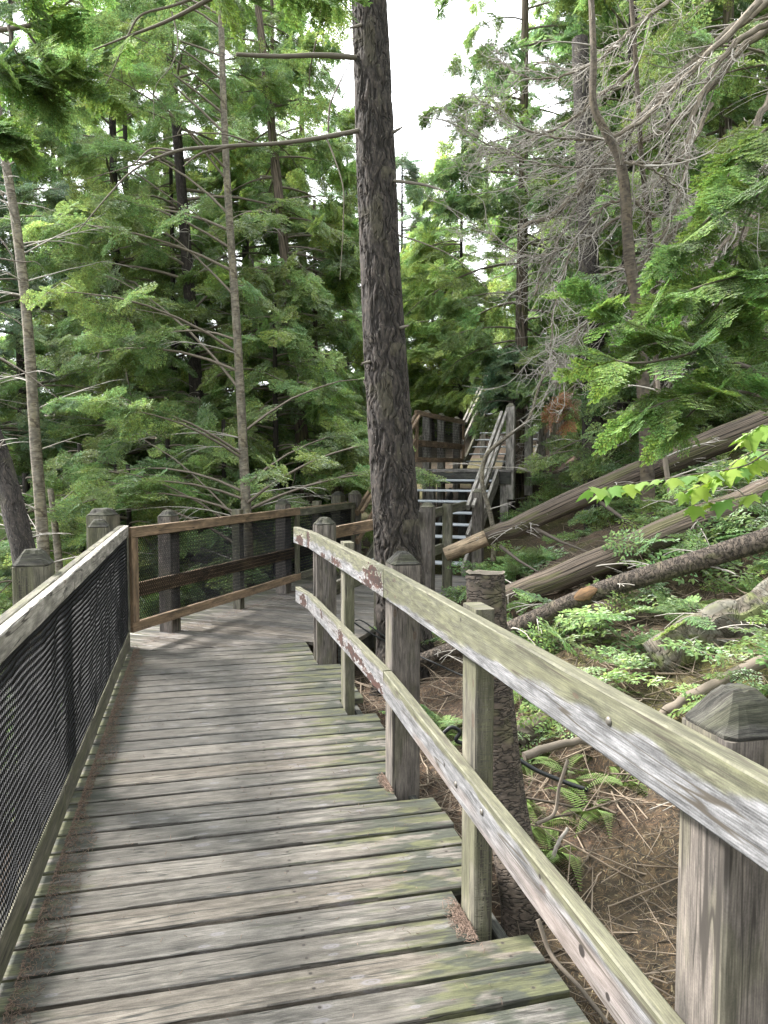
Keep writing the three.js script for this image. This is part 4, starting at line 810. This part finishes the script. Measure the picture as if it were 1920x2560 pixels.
  g = logThing('fallen_branch', 'long curved root running along the foot of the near deck edge', [at(1345, 2300, 2.75), at(1380, 2390, 2.7), at(1450, 2470, 2.6), at(1520, 2560, 2.5)], [.009, .007], M.limb, { seed: 35, sides: 7, category: 'branch' });
  // the cut trunk behind the slim baluster
  const b = at(1310, 2400, 3.42), pts = [V3(b.x, ground(b.x, b.z) - .2, b.z), V3(b.x - .01, -.35, b.z), at(1262, 2000, 3.52), at(1224, 1650, 3.58), at(1213, 1436, 3.6)];
  g = thing('tree_stump', 'tall cut tree stump with scaly bark standing behind the slim railing baluster', 'stump', [b.x, ground(b.x, b.z), b.z]);
  const m = new MB(), p = curve(pts, 40); m.tube(p, t => .092 + .05 * Math.exp(-t * 14) + .01 * (1 - t), 28, { us: 1.2, vs: 1.6, cap: false, bump: (a, l, j) => .05 * (fbm(j * .8, l * 14, 3) - .5) * 2 }); part('trunk', m.geo(true), M.scale, g);
  const top = p[40], cm = new MB(), r = rng(4), ring = []; for (let j = 0; j < 20; j++) { const a = j / 20 * 6.283; ring.push(V3(top.x + Math.cos(a) * .094, top.y + .004 + r() * .012, top.z - Math.sin(a) * .094)); }
  for (let j = 0; j < 20; j++) cm.flat([ring[j], ring[(j + 1) % 20], V3(top.x, top.y - .004, top.z)], [[0, 0], [.03, 0], [0, .1]]); part('cut_face', cm.geo(), M.limbMoss, g);
}
function snag(name, label, list, r0, r1, mat, twigs, seed, { category = 'dead tree', az, tl = .7 } = {}) {
  const pts = list.map(q => q.isVector3 ? q : at(...q)), b = pts[0].clone(); b.y = ground(b.x, b.z) - .2; if (b.y < pts[0].y - .1) pts.unshift(b);
  const path = curve(pts, 40), m = new MB(), g = thing(name, label, category, [b.x, b.y, b.z]), r = rng(seed);
  m.tube(path, t => lerp(r0, r1, t), 12, { vs: 1, bump: (a, l, j) => .08 * (fbm(j + seed, l * 5, 2) - .5) * 2 }); part('trunk', m.geo(true), mat, g);
  const C = new THREE.CatmullRomCurve3(path), tm = new MB();
  for (let k = 0; k < twigs; k++) { const p = C.getPoint(.15 + .83 * r()), a = az ? az(r) : r() * 6.283, L = tl * (.4 + r()), bp = branchPath(p, a, L, .1 + r() * .6, .3 * r(), r); tm.tube(bp, q => .010 * (1 - q * .85), 4, { cap: false }); for (let j = 0; j < 4; j++) { const q = new THREE.CatmullRomCurve3(bp).getPoint(.2 + .7 * r()), b2 = branchPath(q, a + (r() - .5) * 2, L * .4 * r() + .08, (r() - .3) * .8, .2, r, 4); tm.tube(b2, x => .0045 * (1 - x * .7), 3, { cap: false }); } }
  if (twigs) part('dead_twig', tm.geo(), M.twig, g, 'stuff');
  return g;
}
snag('kinked_snag', 'grey kinked dead trunk rising in front of the bare branches on the slope', [[1622, 1340, 8], [1610, 1000, 8], [1590, 750, 8], [1573, 640, 8], [1562, 470, 8], [1548, 395, 8], [1515, 330, 8.02], [1485, 270, 8.05], [1484, 150, 8.1], [1478, 0, 8.2], [1470, -120, 8.2]], .078, .026, M.snag, 16, 61);
snag('dead_sapling', 'thin dead stem beside the kinked trunk, high on the slope', [[1640, 900, 8.8], [1622, 560, 8.8], [1604, 400, 8.8], [1592, 200, 8.8], [1578, 0, 8.8], [1570, -100, 8.8]], .034, .024, M.snag, 12, 63);
snag('slender_tree', 'slender grey trunk with bare side twigs above the left-hand posts', [[112, 1425, 8.5], [88, 1100, 8.5], [68, 800, 8.5], [40, 560, 8.5], [10, 380, 8.5], [-30, 100, 8.5]], .072, .04, M.birch, 26, 65, { tl: .9 });
snag('leaning_tree', 'thick brown trunk leaning in at the left edge behind the first post', [[75, 1470, 6.4], [40, 1300, 6.5], [8, 1170, 6.6], [-40, 1020, 6.7], [-130, 700, 6.9], [-250, 200, 7.1], [-380, -500, 7.4], [-470, -1300, 7.6]], .12, .03, M.bark, 24, 67, { category: 'tree' });
snag('broken_snag', 'short broken white snag left of the corner posts', [[148, 1420, 9.5], [138, 1320, 9.5], [126, 1222, 9.5]], .055, .035, M.birch, 3, 69);
snag('leaning_snag', 'broken brown snag leaning against the cedar behind the railing', [[855, 1290, 13], [830, 1200, 13], [800, 1130, 13.1]], .16, .09, M.cedar, 5, 71);
snag('old_spruce', 'stout brown trunk among twigs on the slope right of the stairs', [[1500, 1360, 11], [1490, 1150, 11], [1480, 950, 11], [1470, 600, 11.2], [1450, 100, 11.5]], .21, .12, M.bark, 22, 73, { category: 'tree', tl: 1.2 });
snag('dead_sapling', 'crooked lichen-grey sapling leaning up beside the upper stairs', [[1232, 1320, 9.6], [1205, 1200, 9.6], [1215, 1140, 9.6], [1270, 1090, 9.5], [1320, 1050, 9.5], [1350, 960, 9.5], [1385, 900, 9.5]], .035, .012, M.birch, 5, 75, { tl: .45 });
snag('sapling', 'thin dark sapling crossing the middle log', [[1700, 1350, 6.9], [1670, 1200, 6.9], [1652, 1050, 6.9], [1640, 900, 6.9]], .03, .018, M.limb, 5, 77, { category: 'sapling', tl: .5 });

// bare crown of the fallen cedar
{
  const r = rng(90), g = thing('fallen_cedar', 'tangle of bare grey limbs of a dead fallen cedar on the upper right slope', 'dead tree', (() => { const p = at(1960, 420, 9.5); return [p.x, p.y - 2, p.z]; })());
  const limbs = [
    [[[2000, -60, 8.6], [1800, 95, 8.7], [1640, 250, 8.7], [1510, 400, 8.6], [1400, 520, 8.5], [1297, 578, 8.4]], .075, .03],
    [[[1990, 20, 8.9], [1850, 130, 9], [1740, 260, 9], [1650, 330, 9], [1500, 440, 8.8], [1400, 600, 8.6], [1330, 740, 8.4]], .07, .012],
    [[[1960, 180, 9], [1880, 330, 8.9], [1800, 470, 8.8], [1720, 600, 8.7], [1640, 800, 8.6]], .06, .03],
    [[[1940, 40, 8.5], [1830, 120, 8.5], [1745, 250, 8.4], [1722, 360, 8.4], [1700, 480, 8.4], [1660, 580, 8.4], [1612, 620, 8.4]], .05, .02],
    [[[1850, -60, 9.2], [1700, 60, 9.2], [1560, 190, 9.1], [1420, 300, 9], [1300, 360, 8.9], [1200, 380, 8.8]], .05, .008],
    [[[1900, 0, 8.3], [1720, 190, 8.3], [1560, 330, 8.3], [1430, 350, 8.3], [1300, 320, 8.3], [1190, 240, 8.3]], .05, .006],
    [[[1780, 260, 8.8], [1700, 400, 8.7], [1600, 500, 8.6], [1460, 600, 8.5], [1330, 640, 8.4], [1180, 560, 8.3]], .035, .006],
    [[[1760, -60, 8.8], [1600, 60, 8.8], [1480, 160, 8.7], [1340, 200, 8.6], [1240, 150, 8.6]], .04, .006],
    [[[1920, 480, 8.6], [1830, 640, 8.5], [1760, 760, 8.4], [1690, 900, 8.4], [1660, 1000, 8.4]], .05, .025],
    [[[1700, 400, 8.6], [1560, 410, 8.5], [1450, 420, 8.4], [1330, 405, 8.3], [1215, 360, 8.2], [1120, 300, 8.1]], .03, .005],
    [[[1990, 330, 8.3], [1900, 430, 8.2], [1840, 560, 8.2], [1760, 700, 8.1], [1730, 860, 8.1]], .045, .02],
    [[[1640, 540, 8.5], [1560, 500, 8.4], [1480, 545, 8.4], [1400, 700, 8.3], [1380, 860, 8.2], [1390, 930, 8.2]], .03, .006],
    [[[1700, 560, 8.5], [1580, 690, 8.4], [1500, 760, 8.3], [1440, 840, 8.3], [1390, 960, 8.2]], .035, .008],
    [[[1560, 405, 7.9], [1620, 420, 7.9], [1700, 480, 8], [1800, 580, 8]], .02, .006],
  ];
  const tw = new MB(), end = (p, q, k) => p.clone().lerp(q, k);
  const crooked = (a, b, n, amp) => { const pts = []; for (let k = 0; k <= n; k++) { const t = k / n, q = a.clone().lerp(b, t); q.x += (r() - .5) * amp; q.y += (r() - .5) * amp + amp * 1.8 * (t * t - t); q.z += (r() - .5) * amp; pts.push(k ? q : a.clone()); } return curve(pts, n * 3); };
  for (const [list, r0, r1] of limbs) {
    const pts = list.map(q => at(...q)), path = curve(pts, 48), m = new MB(); path.forEach((p, k) => { if (k) { p.x += (vn(k * .7, r0 * 900) - .5) * .05; p.y += (vn(k * .6, r1 * 900 + 9) - .5) * .05; } });
    m.tube(path, t => .78 * lerp(r0, r1, Math.pow(t, .8)), 8, { vs: 1, us: .3, swap: true }); part('limb', m.geo(true), M.limbMoss, g);
    const C = new THREE.CatmullRomCurve3(path), L = C.getLength(), n = Math.round(L * 18);
    for (let k = 0; k < n; k++) {
      const t = .12 + .86 * (k + r()) / n, p = C.getPoint(Math.min(1, t)), d = C.getTangent(Math.min(1, t)), l = (.35 + r() * .9) * (1.15 - .4 * t);
      const e = p.clone().addScaledVector(d, l * (.3 + r() * .6)).addScaledVector(V3((r() - .62) * 1.1, (r() - .5) * 1.2, (r() - .5) * 1.3), l * .75), b = crooked(p, e, 4, l * .14), rr = .005 + .007 * r() * (1.1 - t);
      tw.tube(b, q => rr * (1 - q * .75), 4, { cap: false });
      for (let j = 0; j < 4; j++) { const i = 3 + Math.floor(r() * (b.length - 4)), q = b[i], e2 = q.clone().addScaledVector(V3((r() - .6), (r() - .5) * 1.1, (r() - .5)), l * (.25 + r() * .35)), b2 = crooked(q, e2, 3, l * .08); tw.tube(b2, x => .0038 * (1 - x * .6), 3, { cap: false }); }
    }
  }
  part('twig', tw.geo(), M.twig, g, 'stuff');
}
// ---------------------------------------------------------------- branches hanging into the picture
function hanging(g, list, r0, leaves, size, step, from, r, mat = M.twigDark, flat = .35) {
  const pts = list.map(q => q.isVector3 ? q : at(...q)), path = curve(pts, pts.length * 5), m = new MB(); m.tube(path, t => r0 * (1 - t * .85), 6); part('branch', m.geo(), mat, g);
  let L = 0; for (let k = 1; k < path.length; k++) L += path[k].distanceTo(path[k - 1]);
  if (leaves) dress(leaves, path, L, size, from, step, r, flat); return path;
}
{
  const r = rng(120), b = V3(3.35, 0, -1.15); b.y = ground(b.x, b.z) - .2;
  const g = thing('cedar_tree', 'near hemlock reaching green fronds, coloured dark as if backlit, in from the right edge', 'tree', [b.x, b.y, b.z]), m = new MB(), tp = curve([b, V3(3.4, 2.5, -1.2), V3(3.5, 6, -1.3), V3(3.5, 11, -1.2)], 20); m.tube(tp, t => lerp(.16, .05, t), 14, { vs: .8 }); part('trunk', m.geo(), M.bark, g);
  const up = new Leaves('hemlock', GREEN.hemlock, 122, .35), lv = new Leaves('near', GREEN.dark, 121, .4), C = y => V3(3.38, y, -1.2);  // lv fronds carry backlit shade in their colour, up keeps plain hemlock green
  const lines = [
    [[C(2.1), [1990, 945, 2.9], [1860, 915, 2.75], [1760, 872, 2.65], [1690, 850, 2.6], [1560, 800, 2.6], [1480, 745, 2.6]], .014],
    [[[1760, 872, 2.65], [1660, 900, 2.55], [1560, 905, 2.5], [1490, 880, 2.5]], .006], [[[1690, 850, 2.6], [1600, 870, 2.65], [1530, 930, 2.7]], .005],
    [[C(2.5), [1980, 700, 2.9], [1850, 690, 2.8], [1740, 720, 2.75], [1640, 760, 2.7]], .011], [[[1850, 690, 2.8], [1780, 780, 2.8], [1720, 840, 2.8]], .005],
    [[C(2.9), [1990, 480, 3], [1900, 470, 2.95], [1800, 520, 2.9], [1720, 600, 2.9], [1660, 640, 2.9]], .011], [[[1900, 470, 2.95], [1850, 600, 2.9], [1830, 700, 2.9]], .006],
    [[C(3.2), [2000, 300, 3.1], [1920, 320, 3.05], [1850, 400, 3], [1790, 480, 3]], .011],
    [[C(1.9), [2000, 1040, 2.8], [1880, 985, 2.7], [1780, 980, 2.65], [1680, 1000, 2.6], [1600, 1030, 2.6]], .011], [[[1780, 980, 2.65], [1720, 1040, 2.7], [1690, 1070, 2.7]], .005],
    [[C(1.95), [2010, 880, 3], [1920, 850, 3], [1820, 800, 3], [1750, 770, 3]], .009], [[C(2.2), [2000, 780, 3.1], [1900, 760, 3.1], [1830, 840, 3.1], [1790, 930, 3.1]], .008],
  ];
  for (const [l, w] of lines) hanging(g, l, w, lv, .25, .15, .32, r);
  // the crown goes on above the picture
  for (let k = 0; k < 26; k++) { const y = 4.6 + k * .23, bp = branchPath(V3(3.45, y, -1.2), r() * 6.283, 3.4 - k * .07, .1, .25, r); const mm = new MB(); mm.tube(bp, q => .014 * (1 - q * .8), 4, { cap: false }); part('branch', mm.geo(), M.limb, g); dress(up, bp, 3, .36, .2, .1, r); }
  lv.build(g); up.build(g);
}
{
  const r = rng(140), b = V3(-2.3, 0, -2.6); b.y = ground(b.x, b.z) - .2;
  const g = thing('hemlock_tree', 'overhanging hemlock whose dark boughs hang into the upper left corner', 'tree', [b.x, b.y, b.z]), m = new MB(), tp = curve([b, V3(-2.3, 2.5, -2.6), V3(-2.25, 6, -2.6), V3(-2.2, 12, -2.6)], 20); m.tube(tp, t => lerp(.17, .05, t), 14, { vs: .8 }); part('trunk', m.geo(), M.bark, g);
  const up = new Leaves('hemlock', GREEN.hemlock, 142, .35), lv = new Leaves('near', GREEN.dark, 141, .4), C = y => V3(-2.25, y, -2.6);  // low boughs in lv use the same shade-darkened green
  hanging(g, [C(4.6), [-60, 62, 4.6], [60, 66, 4.6], [110, 48, 4.6], [190, -10, 4.6], [260, -60, 4.6]], .022, lv, .34, .3, .35, r, M.twigDark);
  hanging(g, [[60, 66, 4.6], [90, 110, 4.6], [140, 165, 4.65], [220, 215, 4.7], [300, 255, 4.8]], .010, lv, .3, .11, .1, r);
  hanging(g, [[20, 64, 4.6], [40, 130, 4.6], [90, 200, 4.6], [120, 260, 4.6]], .008, lv, .3, .12, .15, r);
  hanging(g, [C(4.4), [-80, 120, 4.5], [0, 180, 4.5], [90, 190, 4.5], [190, 175, 4.5]], .010, lv, .3, .13, .3, r);
  hanging(g, [C(4.0), [-120, 300, 4.6], [-30, 310, 4.6], [40, 345, 4.6]], .009, lv, .34, .1, .3, r);
  hanging(g, [C(5.6), [300, -140, 5.1], [640, -70, 5.1], [520, 0, 5.05], [420, 52, 5], [310, 95, 5], [225, 128, 5]], .026, null, 0, 0, 0, r);
  hanging(g, [[640, -70, 5.1], [440, 12, 5.0], [350, 40, 5], [322, 85, 5], [285, 170, 5], [250, 240, 5]], .012, lv, .3, .3, .6, r);
  hanging(g, [[640, -70, 5.1], [700, -40, 5.1], [780, -20, 5.1], [860, -15, 5.1]], .008, lv, .36, .1, .2, r);
  hanging(g, [[520, -60, 5.0], [560, -20, 5.0], [640, 0, 5.0]], .008, lv, .3, .14, .2, r);
  hanging(g, [C(2.2), [-80, 520, 5.6], [30, 640, 5.6], [40, 690, 5.6]], .010, null, 0, 0, 0, r); hanging(g, [C(1.9), [-60, 870, 5.4], [60, 930, 5.4], [150, 1000, 5.4]], .013, null, 0, 0, 0, r);
  hanging(g, [[-10, 645, 5.6], [60, 655, 5.6], [90, 655, 5.6], [125, 690, 5.6]], .006, null, 0, 0, 0, r);
  for (let k = 0; k < 30; k++) { const y = 5.6 + k * .2, bp = branchPath(V3(-2.2, y, -2.6), r() * 6.283, 3.6 - k * .07, .15, .25, r); const mm = new MB(); mm.tube(bp, q => .014 * (1 - q * .8), 4, { cap: false }); part('branch', mm.geo(), M.limb, g); dress(up, bp, 3, .36, .2, .1, r); }
  lv.build(g); up.build(g);
}
// maple sapling with bright leaves
{
  const sh = new THREE.Shape(), P = [[0, 0], [.10, -.12], [.34, -.16], [.30, -.02], [.52, .12], [.38, .20], [.46, .46], [.24, .40], [.18, .52], [0, .92]]; P.forEach(([x, y], k) => k ? sh.lineTo(x, y) : sh.moveTo(x, y)); P.slice(1, -1).reverse().forEach(([x, y]) => sh.lineTo(-x, y)); sh.closePath();
  const variants = [0, 1, 2].map(k => { const g = new THREE.ShapeGeometry(sh), p = g.attributes.position; for (let i = 0; i < p.count; i++) { const x = p.getX(i), y = p.getY(i); p.setXYZ(i, x, -.22 * y * y - .35 * Math.abs(x) * (.4 + .3 * k) + .05 * Math.sin(6 * x + k), y); } g.computeVertexNormals(); return g; });
  const r = rng(160), b = V3(3.9, 0, -2.3); b.y = ground(b.x, b.z) - .1;
  const g = thing('maple_sapling', 'maple sapling with bright yellow-green leaves crossing in front of the logs', 'sapling', [b.x, b.y, b.z]);
  const m = new MB(); m.tube(curve([b, V3(3.85, b.y + .6, -2.3), V3(3.7, 1.75, -2.4), V3(3.6, 2.3, -2.5)], 12), t => .014 * (1 - t * .5), 7); part('stem', m.geo(), M.limb, g);
  const tw = [[[V3(3.7, 1.6, -2.4), [1960, 1120, 3.6], [1860, 1165, 3.5], [1740, 1185, 3.4], [1600, 1205, 3.35], [1475, 1222, 3.3]], 26], [[V3(3.75, 1.7, -2.4), [1960, 1060, 3.6], [1890, 1070, 3.55], [1850, 1110, 3.5]], 10], [[V3(3.72, 1.4, -2.4), [1980, 1215, 3.5], [1860, 1240, 3.4], [1720, 1265, 3.35]], 9], [[V3(3.7, 1.65, -2.4), [1980, 1130, 3.8], [1880, 1130, 3.8], [1780, 1200, 3.8], [1700, 1235, 3.8]], 11]];
  const mats = [M.maple, M.maple.clone(), M.maple.clone()]; mats[1].color.setRGB(.14, .29, .05); mats[2].color.setRGB(.26, .38, .04);
  for (const [l, n] of tw) {
    const path = hanging(g, l, .006, null, 0, 0, 0, r, M.limb), C = new THREE.CatmullRomCurve3(path);
    for (let k = 0; k < n; k++) {
      const t = .3 + .7 * (k + r() * .6) / n, p = C.getPoint(Math.min(1, t)), d = C.getTangent(Math.min(1, t)), sd = d.clone().cross(V3(0, 1, 0)).normalize(), s = (.085 + r() * .045) * (k > n - 3 ? .9 : 1), a = (k % 2 ? 1 : -1) * (.4 + r() * .9);
      const dir = d.clone().multiplyScalar(Math.cos(a)).addScaledVector(sd, Math.sin(a)); dir.y -= .15 + r() * .5; dir.normalize();
      const lf = new THREE.Mesh(variants[k % 3], mats[Math.floor(r() * 3)]); lf.name = 'leaf'; lf.castShadow = lf.receiveShadow = true;
      const z = dir, x = V3(0, 1, 0).add(V3((r() - .5) * .8, 0, (r() - .5) * .8)).cross(z).normalize(), y = z.clone().cross(x); tmpM.makeBasis(x, y, z); lf.quaternion.setFromRotationMatrix(tmpM); lf.scale.setScalar(s);
      lf.position.copy(p).addScaledVector(dir, .02).sub(g.position); g.add(lf);
    }
  }
}
// a twig of dead orange needles beside the stairs
{
  const r = rng(170), p = at(1390, 1010, 8.9), g = thing('dead_bough', 'hanging bough of dead orange needles right of the stairs', 'branch', [p.x, p.y, p.z]), lv = new Leaves('seedling', GREEN.brown, 171, .4);
  hanging(g, [[1440, 960, 9], [1410, 985, 8.95], [1385, 1010, 8.9], [1375, 1060, 8.9]], .008, lv, .2, .07, .2, r, M.limb); hanging(g, [[1440, 960, 9], [1425, 1010, 8.95], [1412, 1070, 8.9]], .006, lv, .2, .07, .3, r, M.limb); lv.build(g);
}
// small spruce in front of the upper stairs
{
  const b = at(1283, 1240, 14); b.y = ground(b.x, b.z) - .1;
  conifer({ name: 'young_spruce', label: 'young dark spruce standing in front of the upper stairs', pts: [b, V3(b.x, b.y + 1.8, b.z), V3(b.x, at(1283, 880, 14).y, b.z)], r0: .04, r1: .012, sides: 7, kind: 'spruce', color: GREEN.spruce, seed: 180, n: 40, c0: .62, c1: .99, R: .6, e0: .25, droop: .3, size: .3, step: .12, from: .15, dead: 14, d0: .05, d1: .5 });
}
// ---------------------------------------------------------------- undergrowth
{
  const r = rng(200), off = V3(0, 0, 0), g = thing('undergrowth', 'pale green hemlock seedlings and low sprays covering the slope', 'undergrowth', [0, 0, 0], null, 'stuff');
  for (const [kind, col, n, seed, vary] of [['seedling', GREEN.hemlock, 1300, 201, .45], ['near', GREEN.hemlock, 330, 203, .4]]) {
    const lv = new Leaves(kind, col, seed, vary);
    for (let k = 0; k < n; k++) {
      const x = 1.6 + Math.pow(r(), .7) * 8.5, z = -1.2 - r() * 12, [d] = pathDist(x, z); if (d < 1.35) continue;
      if (fbm(x * .9 + 5, z * .9, 3) < (x < 2.4 && z > -4 ? .55 : .43)) continue;
      const y = ground(x, z), hgt = .06 + r() * .3, nn = 3 + Math.floor(r() * 4), a0 = r() * 6.3;
      for (let j = 0; j < nn; j++) { const a = a0 + j * 6.283 / nn + r() * .6; lv.add(V3(x, y + hgt * (.5 + .5 * r()), z), V3(Math.cos(a), .15 + (r() - .5) * .5, Math.sin(a)), V3(0, 1, 0), .2 + r() * .26); }
    }
    lv.build(g, 'sprays');
  }
  // low green under the left-hand trees
  const lv = new Leaves('seedling', GREEN.hemlock, 207, .35);
  for (let k = 0; k < 700; k++) { const x = -7 + r() * 9, z = -5 - r() * 14, [d] = pathDist(x, z); if (d > -1.6) continue; const y = ground(x, z) + .1 + r() * .6; for (let j = 0; j < 4; j++) { const a = r() * 6.283; lv.add(V3(x, y, z), V3(Math.cos(a), .1, Math.sin(a)), V3(0, 1, 0), .3 + r() * .3); } }
  lv.build(g, 'sprays');
}
// fallen twigs and needles
{
  const r = rng(220), m = new MB(); m.tube([V3(-.5, 0, 0), V3(-.2, .012, .022), V3(-.05, .004, .0), V3(.5, .02, -.03)], [.007, .008, .006, .003], 4, { cap: false }); const tg = m.geo();
  const im = new THREE.InstancedMesh(tg, M.twig, 14000); let c = 0; const q = new THREE.Quaternion(), e = new THREE.Euler();
  for (let k = 0; c < 14000 && k < 90000; k++) {
    const near = k % 3, x = near ? 1.15 + r() * 3 : 1.2 + r() * 8, z = near ? -.8 - r() * 6 : -1 - r() * 12, [d] = pathDist(x, z); if (d < 1.0 && z > -6.7 || d < 1.3 && z <= -6.7) continue;
    const s = .04 + Math.pow(r(), 4) * .6; e.set((r() - .5) * .9, r() * 6.283, (r() - .2) * .7); q.setFromEuler(e); tmpM.compose(V3(x, ground(x, z) + .01 + r() * .02, z), q, V3(s, s * (.6 + r()), s * (.6 + r()))); im.setMatrixAt(c, tmpM);
    const b = .18 + r() * .8; im.setColorAt(c++, tmpC.setRGB(b * 1.0, b * .86, b * .72));
  }
  im.count = c; im.name = 'twig_litter'; im.castShadow = im.receiveShadow = true; scene.add(im); tag(im, 'dead twigs and sticks strewn over the slope', 'twigs', null, 'stuff');
  const nm = new MB(); nm.tube([V3(-.5, 0, 0), V3(0, .05, .05), V3(.5, 0, 0)], [.06, .08, .05], 3, { cap: false });
  const n2 = new THREE.InstancedMesh(nm.geo(), std({ color: new THREE.Color().setRGB(.22, .17, .145), roughness: 1 }), 9000);
  for (let k = 0; k < 9000; k++) {
    let x, z; const w = r();
    if (w < .7) { z = -1.4 - r() * 5.4; x = -.575 + Math.pow(r(), 2.2) * .09 * (.4 + vn(z * 3, 2)); } else if (w < .8) { z = -2.43 + (r() + r() + r() - 1.5) * .11; x = .885 - r() * r() * .07; } else if (w < .86) { z = -3.6 + (r() + r() + r() - 1.5) * .1; x = .893 - r() * r() * .05; } else if (w < .95) { const p = W(-.6 + r() * 4, .36 + r() * .1 + .06 * (r() - .5), 0); x = p.x; z = p.z; } else { x = -.5 + r() * 1.4; z = -1.5 - r() * 5; }
    e.set(r() * .5, r() * 6.283, r() * .6); q.setFromEuler(e); const s = .008 + r() * .013; tmpM.compose(V3(x, .003 + r() * .005, z), q, V3(s, .013, .013)); n2.setMatrixAt(k, tmpM); const b = .4 + r() * .9; n2.setColorAt(k, tmpC.setRGB(b, b * .92, b * .85));
  }
  n2.name = 'needle_litter'; n2.castShadow = n2.receiveShadow = true; scene.add(n2); tag(n2, 'brown needle debris gathered along the foot of the railings', 'needles', null, 'stuff');
}
// ferns
{
  const frond = (seed) => { const m = new MB(), r = rng(seed); m.c = []; const bend = t => V3(t, .75 * t - .85 * t * t, 0); const put = (a, b, c, n) => { const k = [a, b, c].map(q => { m.c.push(1, 1, 1); return m.v(q.x, q.y, q.z, n.x, n.y, n.z); }); m.tri(...k); };
    for (let k = 0; k < 22; k++) { const t = .1 + .88 * k / 22, p = bend(t), L = .3 * Math.sin(Math.PI * Math.min(1, .25 + t * .75)) * (1.05 - t * .5) + .02; for (const s of [-1, 1]) { const tip = p.clone().add(V3(L * .35, -L * .18, s * L)); put(p.clone().add(V3(-.012, 0, 0)), p.clone().add(V3(.014, 0, 0)), tip, V3(0, 1, 0)); const mid = p.clone().lerp(tip, .5); put(mid.clone().add(V3(-.017, 0, 0)), mid.clone().add(V3(.019, 0, 0)), p.clone().lerp(tip, .85), V3(0, 1, 0)); } }
    for (let k = 0; k < 6; k++) { const a = bend(k / 6), b = bend((k + 1) / 6); put(a.clone().add(V3(0, 0, .006)), a.clone().add(V3(0, 0, -.006)), b, V3(0, 1, 0)); } return m.geo(); };
  const gs = [frond(1), frond(2)], mt = leafMat(.95, .42); mt.vertexColors = false; mt.color.setRGB(.20, .31, .075);
  const r = rng(240), spots = [[1330, 1890, 4.1], [1420, 1850, 4.3], [1300, 1780, 4.6], [1480, 1930, 3.9], [1130, 1700, 5.4], [1105, 1760, 5.2], [1170, 1740, 5.1], [1390, 2010, 3.7], [1350, 1960, 3.9], [1560, 1880, 4.1], [1620, 1790, 4.4], [1450, 1740, 4.9], [1380, 1690, 5.2], [1560, 1700, 4.9], [1700, 1900, 3.9], [1500, 1620, 5.6], [1650, 1620, 5.3], [1780, 1800, 4]];
  spots.forEach(([x, y, D], i) => {
    const p = at(x, y, D); p.y = ground(p.x, p.z);
    const g = thing('fern', 'small fern with arching fronds growing on the slope below the top rail', 'fern', [p.x, p.y, p.z], 'ferns on the slope'), n = 5 + Math.floor(r() * 3); g.userData.local = true;
    for (let k = 0; k < n; k++) { const f = new THREE.Mesh(gs[k % 2], mt); f.name = 'frond'; f.castShadow = f.receiveShadow = true; f.rotation.y = k / n * 6.283 + r() * .7; f.rotation.z = (r() - .3) * .5; f.scale.setScalar(.16 + r() * .16); g.add(f); }
  });
}
// wire rope made fast to the big trunk
{
  const m = new MB(); m.tube(curve([at(884, 1556, 6.2), at(930, 1585, 6.2), at(1000, 1620, 6.2), at(1070, 1650, 6.1), at(1160, 1690, 5.4), at(1240, 1712, 5.0)], 40), () => .007, 6); m.tube(curve([at(888, 1552, 6.2), at(900, 1550, 6.2), at(960, 1590, 6.2), at(1000, 1612, 6.2)], 20), () => .006, 6);
  single('wire_rope', m.geo(), M.cable, 'black wire rope running from the deck past the big trunk', 'rope');
  const c = new MB(); c.tube(curve([at(1105, 1836, 4.4), at(1130, 1818, 4.4), at(1150, 1830, 4.4), at(1140, 1850, 4.4), at(1170, 1862, 4.4), at(1285, 1893, 4.15), at(1340, 1925, 4.1), at(1420, 1958, 4.05), at(1470, 1975, 4)], 60), () => .012, 8);
  single('cable', c.geo(), M.cable, 'thick dark cable looping over the ground behind the railing', 'cable');
}
// trees standing behind the camera, closing the wood
{
  const all = scene.children.filter(o => o.name.startsWith('background_tree')).slice(0, 4), r = rng(260);
  [[-4.6, 3.4], [4.2, 3.2], [.6, 7], [-7.5, -1.2], [6.8, .2]].forEach(([x, z], i) => { const g = all[i % 4].clone(); g.name = numbered('background_tree'); g.userData = { label: 'tall conifer behind the viewer on the near side of the wood', category: 'tree', group: 'conifers on the near side of the wood' }; scene.add(g); g.position.set(x, ground(x, z), z); g.rotation.y = r() * 6; g.scale.setScalar(.8 + r() * .2); });
}
renderer.render(scene, camera);
